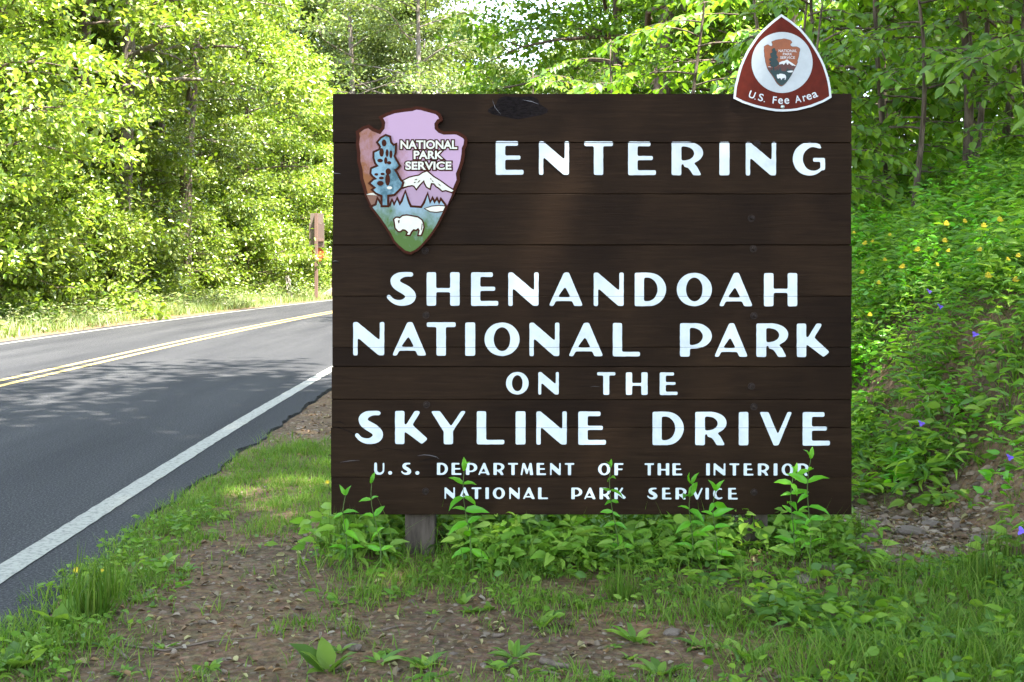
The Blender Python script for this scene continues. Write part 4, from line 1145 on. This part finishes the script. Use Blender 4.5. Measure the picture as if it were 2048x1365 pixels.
P = scatter(230000, -2.0, 3.4, 3.3, 9.5, lambda X, Y: lush(X, Y) * np.clip(1.5 - X * 0.15, 0.5, 1))
blades("grass", P, 0.03, 0.085, 0.0042, M["grass"], "short green grass growing in patches on the near verge")
P = scatter(60000, -2.0, 1.6, 9.5, 24, lambda X, Y: np.clip(0.9 * fbm(X * 2, Y * 2, 4) - 0.7 * bump2(X, Y, -1.8, 11, 0.5, 3) - .2, 0, 1) * sstep(-1.95, -1.7, X - shift(Y)))
blades("grass", P, 0.04, 0.10, 0.007, M["grass"], "short green grass on the shoulder behind the sign")
P = scatter(150000, -13.0, -6.0, 17, 64, lambda X, Y: np.clip(1.7 * fbm(X * 1.2, Y * 1.2, 4) - 0.1, 0, 1) * sstep(9.25, 10.0, -(X - shift(Y))) * np.where(Y > 45, 0.8, 1))
blades("verge_grass", P, 0.07, 0.38, 0.016, M["verge"], "pale sunlit grass along the far edge of the road")

def leafmass(name, P, h, n_per, lsz, mat, TV, TT, label, cat, out=0.06, up=0.8, hmul=None):
    """leaves of many small plants: each plant point gets n_per leaves up its stem"""
    n = len(P)
    H = h * rng.uniform(0.45, 1.1, n) * (0.65 + 0.7 * fbm(P[:, 0] * 1.7, P[:, 1] * 1.7, 23))
    if hmul is not None: H = H * hmul(P[:, 0], P[:, 1])
    k = np.repeat(np.arange(n), n_per); m = len(k)
    t = rng.uniform(0.15, 1, m) ** 0.8
    a = rng.uniform(0, 2 * np.pi, m)
    ln = rng.normal(size=(n, 2)) * 0.12
    rad = out * rng.uniform(0.1, 1, m)
    Q = P[k] + np.stack([np.cos(a) * rad + ln[k, 0] * t * H[k], np.sin(a) * rad + ln[k, 1] * t * H[k], t * H[k]], 1)
    d = np.stack([np.cos(a), np.sin(a), rng.uniform(-0.35, 0.45, m)], 1)
    nn = rng.normal(size=(m, 3)) * 0.6; nn[:, 2] += up; nn[:, 1] -= 0.25
    o = batch(name, TV, TT, Q, frame(d, nn), (lsz * rng.uniform(0.4, 1.0, m) * (0.55 + 0.9 * fbm(P[k, 0] * 1.3, P[k, 1] * 1.3, 97)) * 1.25)[:, None] * np.stack([np.ones(m), np.repeat(rng.uniform(0.45, 1.0, n), n_per), rng.uniform(0.5, 2.4, m)], 1), mat)
    return tag(o, label, cat, kind="stuff")

P = scatter(24000, 0.5, 2.6, 3.4, 5.2, lambda X, Y: np.clip(3.6 * fbm(X * 2.8, Y * 2.8, 61) - 1.75, 0, 1) * sstep(0.5, 1.3, X) * (1 - np.clip(dirt(X, Y), 0, 1)))
blades("grass", P, 0.07, 0.17, 0.0045, M["grass"], "longer grass in the lower right corner of the verge")
# weeds crowding the foot of the sign
def foot(X, Y):
    w = sstep(-0.95, -0.7, X) * (1 - sstep(1.4, 1.68, X))
    return w * np.exp(-((Y - 5.72) / 0.38) ** 2) * (1 - 1.0 * np.clip(1.3 * bump2(X, Y, -0.42, 5.3, 0.17, 0.5), 0, 1)) * (1 - np.clip(1.2 * bump2(X, Y, 1.12, 5.3, 0.15, 0.4), 0, 1)) * np.clip(0.45 + 1.1 * fbm(X * 3, Y * 3, 41), 0, 1) * (0.55 + 0.45 * (fbm(X * 2, X * 0 + 7, 8) > 0.4))
P = scatter(1900, -1.0, 1.9, 5.15, 6.5, foot)
leafmass("foot_weeds", P, 0.215, 15, 0.066, M["weed"], OV_V, OV_T, "tangle of broad leaved weeds around the foot of the sign", "weeds")
P = scatter(1300, -1.1, 1.6, 4.75, 5.6, lambda X, Y: 0.5 * foot(X, Y + 0.12))
leafmass("low_weeds", P, 0.12, 7, 0.05, M["herb"], OV_V, OV_T, "low creeping weeds in front of the sign posts", "weeds")
P = scatter(5000, -1.0, 1.8, 4.9, 6.3, lambda X, Y: 0.55 * foot(X, Y + 0.1) + 0.5 * bump2(X, Y, -0.78, 5.35, 0.14, 0.25))
blades("tall_grass", P, 0.12, 0.27, 0.0055, M["grass"], "longer grass growing among the weeds under the sign")
# small clover-like ground cover over the verge
P = scatter(6500, -1.95, 3.2, 3.5, 6.6, lambda X, Y: 0.85 * lush(X, Y) * np.clip(2.4 * fbm(X * 3.3, Y * 3.3, 77) - 0.65, 0, 1) * np.clip(0.35 + 0.9 * sstep(0.2, 1.8, X) + 0.6 * bump2(X, Y, -1.7, 5, .2, 3), 0, 1))
leafmass("ground_cover", P, 0.075, 6, 0.036, M["weed"], OV_V, OV_T, "small leaved ground cover spread over the verge", "ground cover", 0.045)
P = scatter(1900, 0.5, 2.6, 3.5, 5.3, lambda X, Y: np.where(Y > 4.5, .8, 1) * 1.0 * np.clip(3.0 * (1 - fbm(X * 2.8, Y * 2.8, 61)) - 1.0, 0, 1) * np.clip((X - 0.5) * 0.7, 0, 1) * (1 - np.clip(dirt(X, Y), 0, 1)))
leafmass("ground_cover", P, 0.15, 9, 0.055, M["herb"], OV_V, OV_T, "lush low plants filling the lower right corner", "ground cover", 0.06, up=0.6, hmul=lambda X, Y: np.where(Y > 4.5, 0.45, 1.0))
# herbs on the bank
def bankp(X, Y):
    d = X - bank_edge(Y)
    return np.clip(sstep(-0.45, 0.25, d) * (0.55 + 0.9 * fbm(X * 1.5, Y * 1.5, 51)), 0, 1) * (1 - 0.97 * np.clip(1.3 * bump2(X, Y, 2.05, 5.9, 0.55, 0.75), 0, 1))
P = scatter(3600, 1.7, 6.2, 5.2, 14.5, lambda X, Y: bankp(X, Y) * (np.abs(X) < 0.46 * Y + 0.3))
leafmass("bank_herbs", P, 0.52, 30, 0.088, M["herb"], LANCE_V, LANCE_T, "dense green herbs and wildflowers covering the bank on the right", "herbs", 0.11, hmul=lambda X, Y: 0.3 + 0.7 * sstep(-0.1, 0.9, X - bank_edge(Y)))
P = scatter(2600, 1.7, 6.2, 5.2, 14.5, lambda X, Y: bankp(X, Y) * (np.abs(X) < 0.46 * Y + 0.3))
leafmass("bank_herbs", P, 0.42, 15, 0.072, M["weed"], OV_V, OV_T, "broader leaved plants mixed into the green bank", "herbs", 0.10, hmul=lambda X, Y: 0.3 + 0.7 * sstep(-0.1, 0.9, X - bank_edge(Y)))
P = scatter(7500, -1.0, 12, 13, 30, lambda X, Y: 0.6 * sstep(0, 0.6, X - bank_edge(Y)))
leafmass("slope_undergrowth", P, 0.6, 16, 0.13, M["herb"], LANCE_V, LANCE_T, "green undergrowth on the wooded slope behind the sign", "undergrowth", 0.15)
P = scatter(4200, -20, -6, 22, 70, lambda X, Y: 0.8 * sstep(10.3, 11.6, -(X - shift(Y))) * np.clip(1.6 * fbm(X, Y, 5) - .2, 0, 1))
leafmass("roadside_undergrowth", P, 0.8, 16, 0.13, M["leaf_sun"], OV_V, OV_T, "sunlit undergrowth at the foot of the wood across the road", "undergrowth", 0.18)
P = scatter(4500, -12, -6, 20, 64, lambda X, Y: np.exp(-((-(X - shift(Y)) - 10.5) / 0.65) ** 2) * np.clip(2.2 * fbm(X * .8, Y * .8, 6) - .5, 0, 1))
leafmass("roadside_weeds", P, 0.6, 16, 0.095, M["verge"], OV_V, OV_T, "pale flowering weeds beside the far road edge", "weeds", 0.12)

P = scatter(14000, 1.7, 6.2, 5.2, 14.5, lambda X, Y: bankp(X, Y) * (np.abs(X) < 0.46 * Y + 0.3) * np.clip(2.6 * fbm(X * 1.8, Y * 1.8, 83) - 0.9, 0, 1))
blades("bank_grass", P, 0.22, 0.55, 0.008, M["grass"], "long arching grass growing among the herbs on the bank")
P = scatter(2400, 1.7, 6.2, 5.2, 14.5, lambda X, Y: bankp(X, Y) * (np.abs(X) < 0.46 * Y + 0.3) * np.clip(2.6 * fbm(X * 1.4, Y * 1.4, 87) - 0.9, 0, 1))
leafmass("bank_herbs", P, 0.58, 26, 0.055, M["seedling"], OV_V, OV_T, "small leaved bright plants in patches on the green bank", "herbs", 0.07, hmul=lambda X, Y: 0.3 + 0.7 * sstep(-0.1, 0.9, X - bank_edge(Y)))
# litter and stones on the ground
def litter(n, prob, lo, hi, mat, name, label, cat, x0=-2.1, x1=3.3, y0=3.4, y1=9, lift=0.006):
    P = scatter(n, x0, x1, y0, y1, prob); P[:, 2] += lift + rng.uniform(0, 0.008, len(P))
    m = len(P)
    d = rand_unit(m); d[:, 2] *= 0.25
    nn = rng.normal(size=(m, 3)) * 0.35; nn[:, 2] += 1
    S = rng.uniform(lo, hi, (m, 1)) * np.stack([np.ones(m), rng.uniform(0.5, 1.2, m), rng.uniform(1, 4, m)], 1)
    o = batch(name, LEAF6_V, LEAF6_T, P, frame(d, nn), S, mat)
    return tag(o, label, cat, kind="stuff")
litter(9500, lambda X, Y: np.clip(0.28 + 0.8 * dirt(X, Y), 0, 1) * sstep(-1.9, -1.75, X) * (1 - 0.8 * sstep(0, .5, X - bank_edge(Y))), 0.009, 0.042, M["dry"], "leaf_litter", "fallen brown and yellow leaves strewn over the bare soil", "leaf litter")
litter(2500, lambda X, Y: np.clip(1.4 * bump2(X, Y, 1.98, 5.95, 0.55, 0.62), 0, 1), 0.015, 0.055, M["dry"], "leaf_litter", "brown leaf litter on the stony fan right of the sign", "leaf litter", 1.1, 2.9, 5.0, 7.2)
litter(1500, lambda X, Y: np.clip(dirt(X, Y), 0, 1) * sstep(-1.9, -1.75, X), 0.02, 0.05, M["dry"], "leaf_litter", "yellowed fallen petals on the gravel beside the road", "leaf litter", -2, -0.6, 8.6, 16)
litter(130, lambda X, Y: 0.8 * (X < 0), 0.03, 0.06, M["dry"], "leaf_litter", "few dry leaves lying on the asphalt", "leaf litter", -6, -1.95, 4, 16, 0.012)

ico = bmesh.new(); bmesh.ops.create_icosphere(ico, subdivisions=1, radius=1)
IV = np.array([v.co[:] for v in ico.verts]); IV = IV * rng.uniform(0.75, 1.2, (len(IV), 1)); IT = np.array([[v.index for v in f.verts] for f in ico.faces]); ico.free()
def pebbles(n, prob, lo, hi, name, label, x0, x1, y0, y1):
    P = scatter(n, x0, x1, y0, y1, prob); m = len(P)
    d = rand_unit(m); d[:, 2] *= 0.2
    nn = rng.normal(size=(m, 3)) * 0.2; nn[:, 2] += 1
    S = lo * (hi / lo) ** (rng.uniform(0, 1, m) ** 2.2)
    S3 = S[:, None] * np.stack([np.ones(m), rng.uniform(0.5, 0.95, m), rng.uniform(0.2, 0.5, m)], 1)
    o = batch(name, IV, IT, P, frame(d, nn), S3, M["pebble"], smooth=False)
    return tag(o, label, "gravel", kind="stuff")
pebbles(26000, lambda X, Y: np.clip(0.15 + 1.0 * dirt(X, Y), 0, 1) * sstep(-1.9, -1.7, X) * (1 - sstep(0, .5, X - bank_edge(Y))), 0.0032, 0.024, "gravel", "small stones and chips scattered over the bare ground", -2, 2.9, 3.4, 7.5)
pebbles(7000, lambda X, Y: np.exp(-((X - np.interp(Y, [4.4, 5.4, 6.5, 8.5, 13], [-1.78, -1.84, -1.90, -1.94, -1.98])) / 0.07) ** 2), 0.004, 0.02, "grit", "dark grit and crumbs along the broken asphalt edge", -2.2, -1.6, 3.8, 15)
pebbles(5000, lambda X, Y: np.clip(1.4 * bump2(X, Y, 1.98, 5.95, 0.55, 0.62), 0, 1), 0.008, 0.05, "shale_chips", "flat grey shale chips on the bare fan right of the sign", 1.1, 2.9, 5.0, 7.2)
pebbles(9000, lambda X, Y: np.clip(dirt(X, Y), 0, 1) * sstep(-1.96, -1.85, X), 0.008, 0.03, "gravel", "grey gravel on the shoulder beside the asphalt edge", -2, -0.6, 8.4, 18)
pebbles(7000, lambda X, Y: np.exp(-((-(X - shift(Y)) - 9.35) / 0.22) ** 2), 0.012, 0.05, "gravel", "pale gravel strip along the far edge of the road", -10.5, -6, 17, 60)

# ------------------------------------------------------------------ single plants and small things one can pick out
def seedling(px, ytop, Yd, nl, lsz, label, bend=0.0, serr="OV"):
    zt = EYE - (ytop - HOR) * Yd / FOC; x = (px - 1024) * Yd / FOC
    z0 = float(ground_z(x, Yd)); H = zt - z0
    r = empty("tall_seedling", (x - bend * H, Yd, z0))
    tag(r, label, "plant", "bright seedlings in front of the sign")
    s = np.linspace(0, 1, 9)
    path = np.stack([bend * H * s + 0.012 * np.sin(s * 6), 0.01 * np.sin(s * 4), H * s - 0.03 * (s == 0)], 1)
    tb = Tubes(6); tb.add(path, 0.0036 * (1 - 0.65 * s))
    link("stem", tb.mesh("stem"), M["stem"], r)
    P = []; D = []; Nn = []; S = []
    for i in range(nl):
        t = 0.25 + 0.75 * (i / max(1, nl - 1))
        c = np.array([np.interp(t, s, path[:, q]) for q in range(3)])
        for sd in (0, math.pi):
            a = i * 1.9 + sd + rng.uniform(-0.6, 0.6)
            top = t > 0.93
            P.append(c); D.append((math.cos(a) * (0.55 if top else 1), math.sin(a) * 0.6 - 0.2, (1.0 if top else rng.uniform(-0.5, 0.6))))
            Nn.append(rng.normal(size=3) * 0.25 + [0, -0.6, 0.7]); S.append(lsz * (0.7 if top else rng.uniform(0.6, 1.25)))
    me = batch("leaves", OV_V * [1, 0.6, 1.6], OV_T, np.array(P), frame(np.array(D), np.array(Nn)), np.array(S), mesh_only=True)
    link("foliage", me, M["seedling"], r)
seedling(693, 990, 5.25, 4, 0.075, "short bright seedling at the sign's lower left corner", 0.05)
seedling(745, 966, 5.22, 5, 0.075, "slender bright green seedling second from the sign's left edge", -0.08)
seedling(930, 942, 5.18, 7, 0.095, "bright seedling with long pointed leaves under the word NATIONAL", -0.04)
seedling(1222, 936, 5.25, 8, 0.062, "small leaved seedling rising under the word PARK", -0.06)
seedling(1385, 968, 5.22, 6, 0.085, "leafy seedling crossing the small word SERVICE", 0.03)
seedling(1432, 982, 5.2, 6, 0.09, "bushy bright seedling right beside the one crossing SERVICE", 0.02)
seedling(1588, 948, 5.3, 8, 0.08, "dense bright seedling under the end of the word INTERIOR", 0.03)
seedling(1622, 918, 5.2, 8, 0.085, "tallest bright seedling near the sign's lower right corner", 0.03)

def rosette(nl, L, w, tilt):
    P = []; D = []; Nn = []; S = []
    for i in range(nl):
        a = i * 2.4 + rng.uniform(-0.3, 0.3); e = tilt * rng.uniform(0.4, 1.5)
        P.append((0.01 * math.cos(a), 0.01 * math.sin(a), 0.0)); D.append((math.cos(a), math.sin(a), e))
        Nn.append((-math.cos(a) * e + rng.normal() * 0.15, -math.sin(a) * e + rng.normal() * 0.15, 1)); S.append(L * rng.uniform(0.6, 1.15))
    S = np.array(S)
    return batch("rosette", OV_V * [1, w, 1], OV_T, np.array(P, float), frame(np.array(D), np.array(Nn)), S, mesh_only=True, mat=M["weed"])
RO = [rosette(7, 0.12, 0.75, 0.6), rosette(9, 0.10, 0.6, 0.35), rosette(6, 0.14, 0.9, 0.8), rosette(10, 0.12, 0.45, 0.5)]
def put_ros(x, y, k, s, label, grp):
    X, Y = gp(x, y)
    o = bpy.data.objects.new("broadleaf_weed", RO[k % 4]); COL.objects.link(o)
    o.location = (X, Y, float(ground_z(X, Y)) - 0.004); o.scale = (s,) * 3; o.rotation_euler.z = rng.uniform(0, 6.28)
    tag(o, label, "weed", grp)
ros = [(845, 1335, 0.9, "large leaved weed at the bottom edge below the bare patch"), (760, 1320, 1.0, "broadleaf weed with folded leaves left of the bottom middle"), (655, 1345, 1.1, "round leaved weed at the bottom edge left of the middle"),
       (1030, 1318, 1.0, "upright leafy weed just left of the dry stick"), (1000, 1340, 0.7, "small weed at the bottom edge beside the dry stick"), (940, 1225, 0.8, "weed clump in the worn soil below the sign"),
       (1085, 1255, 0.8, "flat dark weed alone on the bare soil"), (1270, 1275, 1.15, "tall paddle leaved weed below the sign's right half"), (1320, 1340, 1.0, "broad weed low on the right of the dry stick"),
       (1400, 1290, 0.9, "dandelion like rosette among the weeds below the right post"), (1450, 1230, 0.8, "bluish rosette in front of the right post"), (1570, 1180, 1.1, "plantain with one upright oval leaf beyond the litter"),
       (1590, 1240, 1.0, "plantain with ribbed leaves in front of the stony fan"), (1625, 1260, 0.9, "second ribbed plantain just right of the first"), (1500, 1310, 0.9, "weed with pale leaves in the lower right grass"),
       (1680, 1290, 0.9, "plantain with speckled leaf in the lower right grass"), (1830, 1260, 1.1, "broad pointed weed in the grass under the stony fan"), (1900, 1230, 1.0, "weed with long stalked leaves near the right edge"),
       (120, 1250, 1.2, "leafy dock at the asphalt edge in the lower left"), (75, 1290, 1.1, "lighter dock plant beside the broken asphalt edge"), (30, 1330, 1.2, "weed in the lower left corner"), (280, 1200, 0.8, "small weed beside the wheel rut"),
       (330, 1130, 0.7, "little pointed weed at the top of the wheel rut"), (400, 1010, 0.8, "leafy clump at the asphalt edge halfway to the sign"), (355, 1040, 0.8, "clover clump on the asphalt edge"), (1200, 1200, 0.7, "small weed under the middle of the sign"), (1960, 1310, 1.0, "pale sunlit weed near the lower right corner"), (2020, 1260, 1.0, "pale leafed weed at the right edge")]
for i, (x, y, s, lb) in enumerate(ros): put_ros(x, y, i, s * 0.9, lb, "broadleaf weeds on the near verge")
k = 0
for _ in range(260):
    x, y = rng.uniform(20, 2030), rng.uniform(1130, 1362)
    X, Y = gp(x, y)
    if X < -1.78 or (1 - np.clip(float(dirt(X, Y)), 0, 0.85)) < rng.uniform(0, 1) or k > 75: continue
    side = "left" if X < -0.5 else ("middle" if X < 0.7 else "right")
    put_ros(x, y, k, rng.uniform(0.3, 0.6), {"left": "little rosette weed in the grass left of the wheel rut", "middle": "little rosette weed on the worn ground before the sign", "right": "little rosette weed among the lush cover on the right"}[side], "little rosette weeds, " + side)
    k += 1

# grass tufts
def tuft_mesh(n, h, sp):
    a = rng.uniform(0, 2 * np.pi, n); le = rng.uniform(0.2, 1.8, n)
    d = np.stack([np.cos(a + 1.57), np.sin(a + 1.57), np.zeros(n)], 1)
    up = norm(np.stack([np.cos(a) * le, np.sin(a) * le, np.ones(n)], 1))
    R = np.stack([d, norm(np.cross(up, d)), up], -1)
    H = h * rng.uniform(0.5, 1.1, n)
    P = np.stack([np.cos(a) * sp * rng.uniform(0, 1, n), np.sin(a) * sp * rng.uniform(0, 1, n), np.zeros(n)], 1)
    return batch("tuft", BLADE_V * [1, 1.9, 0.95], BLADE_T, P, R, np.stack([0.005 * rng.uniform(.7, 1.3, n), H, H], 1), mesh_only=True, mat=M["grass"])
TU = [tuft_mesh(110, 0.17, 0.06), tuft_mesh(80, 0.10, 0.06)]
for i, (x, y, s, lb) in enumerate([(185, 1230, 1.5, "big arching grass tuft at the asphalt edge"), (230, 1190, 1.0, "grass tuft just behind the big arching one"), (690, 1110, 1.2, "tall grass tuft at the sign's lower left corner"), (655, 1090, 1.0, "thin grass tuft left of the sign's lower corner"),
                                  (1240, 1195, 0.9, "grass tuft under the sign's right half"), (2010, 1120, 1.3, "long grass at the right edge below the bank"), (1960, 1170, 1.1, "grass clump below the stony fan's right end"), (1715, 1070, 1.0, "dark grass tuft beside the sign's lower right corner")]):
    X, Y = gp(x, y)
    o = bpy.data.objects.new("grass_tuft", TU[i % 2]); COL.objects.link(o)
    o.location = (X, Y, float(ground_z(X, Y)) - 0.005); o.scale = (s,) * 3; o.rotation_euler.z = rng.uniform(0, 6)
    tag(o, lb, "grass tuft", "grass tufts on the near verge")

# flowers
def flower_mesh(np_, L, w, mat, nm, dome=0.3):
    a = np.linspace(0, 2 * np.pi, np_, endpoint=False)
    d = np.stack([np.cos(a), np.sin(a), np.full(np_, dome)], 1)
    nn = np.stack([-np.cos(a) * dome, -np.sin(a) * dome, np.ones(np_)], 1)
    return batch(nm, OV_V * [1, w, 1], OV_T, np.zeros((np_, 3)), frame(d, nn), np.full(np_, L), mesh_only=True, mat=mat)
def flower(name, me, x, y, Y, label, grp, s=1.0, stem=0.12, onbank=0):
    if onbank:
        yy = np.arange(4.5, 16, 0.02)
        hit = np.nonzero(EYE - (y - HOR) * yy / FOC < ground_z((x - 1024) * yy / FOC, yy) + onbank)[0]
        if len(hit): Y = float(yy[hit[0]])
    z = EYE - (y - HOR) * Y / FOC; X = (x - 1024) * Y / FOC
    r = empty(name, (X, Y, z)); r.rotation_euler = (0.9, 0, rng.uniform(-0.6, 0.6)); r.scale = (s,) * 3
    tag(r, label, "flower", grp)
    link("petals", me, None, r)
    tb = Tubes(5); tb.add([(0, 0, 0), (0, -0.02 * 0, -stem * 0.5), (0.0, 0.0, -stem)], [0.002, 0.002, 0.002])
    link("stem", tb.mesh("stem"), M["stem"], r)
dand = flower_mesh(14, 0.016, 0.35, M["yellow"], "petals")
for x, y, lb in [(153, 1141, "yellow dandelion at the asphalt edge, left of the pair"), (207, 1140, "yellow dandelion at the asphalt edge, right of the pair"), (655, 965, "yellow dandelion beside the sign's left edge")]:
    flower("dandelion", dand, x, y, gp(x, y + 25)[1], lb, "yellow dandelions", 1.0, 0.10)
spid = flower_mesh(3, 0.03, 1.2, M["purple"], "petals")
for x, y, Y, lb in [(2019, 916, 6.6, "purple wildflower at the right edge low on the bank"), (1880, 614, 9.0, "purple wildflower in the middle of the bank"), (1950, 670, 8.6, "purple wildflower right of the middle of the bank"), (1842, 848, 7.3, "pale purple wildflower low on the bank"), (2044, 1063, 5.8, "purple wildflower at the right edge near the stony fan"), (1858, 584, 9.2, "faint purple wildflower highest on the bank")]:
    flower("wildflower", spid, x, y, Y, lb, "purple wildflowers", 0.8, 0.3, 0.5 if x < 2010 else 0.3)
yc = []
a = rng.uniform(0, 6.28, 40); rr_ = 0.035 * np.sqrt(rng.uniform(0, 1, 40))
yp = np.stack([np.cos(a) * rr_, np.sin(a) * rr_, rng.uniform(0, 0.012, 40)], 1)
yel = batch("petals", IV, IT, yp, np.broadcast_to(np.eye(3), (40, 3, 3)), rng.uniform(0.004, 0.008, 40), mesh_only=True, mat=M["yellow"])
for x, y in [(1708, 466), (1730, 487), (1745, 483), (1770, 520), (1890, 482), (1897, 502), (1893, 448), (1930, 443), (1968, 452), (1977, 552), (2016, 519), (2037, 512), (2000, 440), (1805, 534), (1758, 566), (1780, 470), (1725, 545), (2032, 560), (1835, 500), (1875, 530), (1960, 500), (1740, 630)]:
    Y = 9.4 + rng.uniform(-0.5, 1.0)
    flower("yellow_flower", yel, x, y, Y, "flat yellow flower head among the herbs high on the bank", "yellow flower heads on the bank", rng.uniform(0.35, 0.65), 0.5, 0.54)

# sticks and stones
def stick(pts, r, label, name="dry_stick", mat="twig"):
    P = []
    for x, y in pts:
        X, Y = gp(x, y); P.append((X, Y, float(ground_z(X, Y)) + r * 0.8))
    P = np.array(P); c = P.mean(0)
    t = np.linspace(0, 1, len(P) * 4); s = np.linspace(0, 1, len(P))
    Q = np.stack([np.interp(t, s, P[:, q]) for q in range(3)], 1) - c
    Q += rng.normal(size=Q.shape) * r * 0.12
    tb = Tubes(8); tb.add(Q, r * (1 - 0.35 * t))
    o = link(name, tb.mesh(name), M[mat]); o.location = c
    tag(o, label, "stick", "fallen sticks on the verge")
stick([(1082, 1326), (1138, 1338)], 0.012, "thick broken stick on the bare soil at the bottom middle")
stick([(250, 1292), (330, 1303), (420, 1290), (515, 1281)], 0.004, "long thin twig lying across the wheel rut")
stick([(240, 1305), (255, 1320)], 0.006, "short twig beside the long thin one")
stick([(620, 1336), (650, 1339)], 0.009, "grey stick end among the weeds at the bottom left of middle")
stick([(985, 1272), (1008, 1270)], 0.009, "short bark piece beside the flat dark weed")
stick([(1630, 1212), (1665, 1202)], 0.012, "dark bark strip on the litter before the stony fan")
stick([(1845, 1136), (1872, 1133)], 0.010, "pale yellow stick on the stony fan")
stick([(1080, 1342), (1120, 1352)], 0.006, "flat bark sliver under the thick broken stick")
stick([(756, 1265), (800, 1256)], 0.005, "thin twig left of the grass tuft on the worn soil")
ST = []
for _ in range(3):
    bm = bmesh.new(); bmesh.ops.create_icosphere(bm, subdivisions=2, radius=1)
    for v in bm.verts:
        v.co *= 1 + 0.35 * (vnoise(v.co.x * 1.7 + _ * 9, v.co.y * 1.7 + v.co.z * 1.3, 60 + _) - 0.5)
    me = bm_mesh("stone", bm); me.materials.append(M["stone"]); ST.append(me)
for i, (x, y, s, lb) in enumerate([(1690, 1093, .07, "flat stone under the sign's lower right corner"), (1730, 1096, .045, "rounded stone beside the grass right of the sign"), (1740, 1078, .06, "mossy stone right of the sign's lower corner"), (1820, 1067, .075, "long flat slab at the back of the stony fan"), (1865, 1053, .06, "brown slab at the back right of the stony fan"),
                                  (1605, 1160, .06, "flat stone in front of the right post"), (1670, 1140, .05, "pale stone between the post and the stony fan"), (1750, 1110, .045, "grey stone at the left of the stony fan"), (705, 1300, .035, "grey cobble on the worn soil left of the middle"), (300, 1180, .02, "small pale cobble in the wheel rut"), (1960, 1085, .05, "stone at the right end of the stony fan"), (1345, 1260, .04, "grey stone among the litter below the right post")]):
    X, Y = gp(x, y)
    o = bpy.data.objects.new("stone", ST[i % 3]); COL.objects.link(o)
    o.location = (X, Y, float(ground_z(X, Y)) + s * 0.1); o.scale = (s, s * 0.7, s * 0.38); o.rotation_euler = (0, 0, rng.uniform(-0.6, 0.6))
    tag(o, lb, "stone", "stones on the verge")
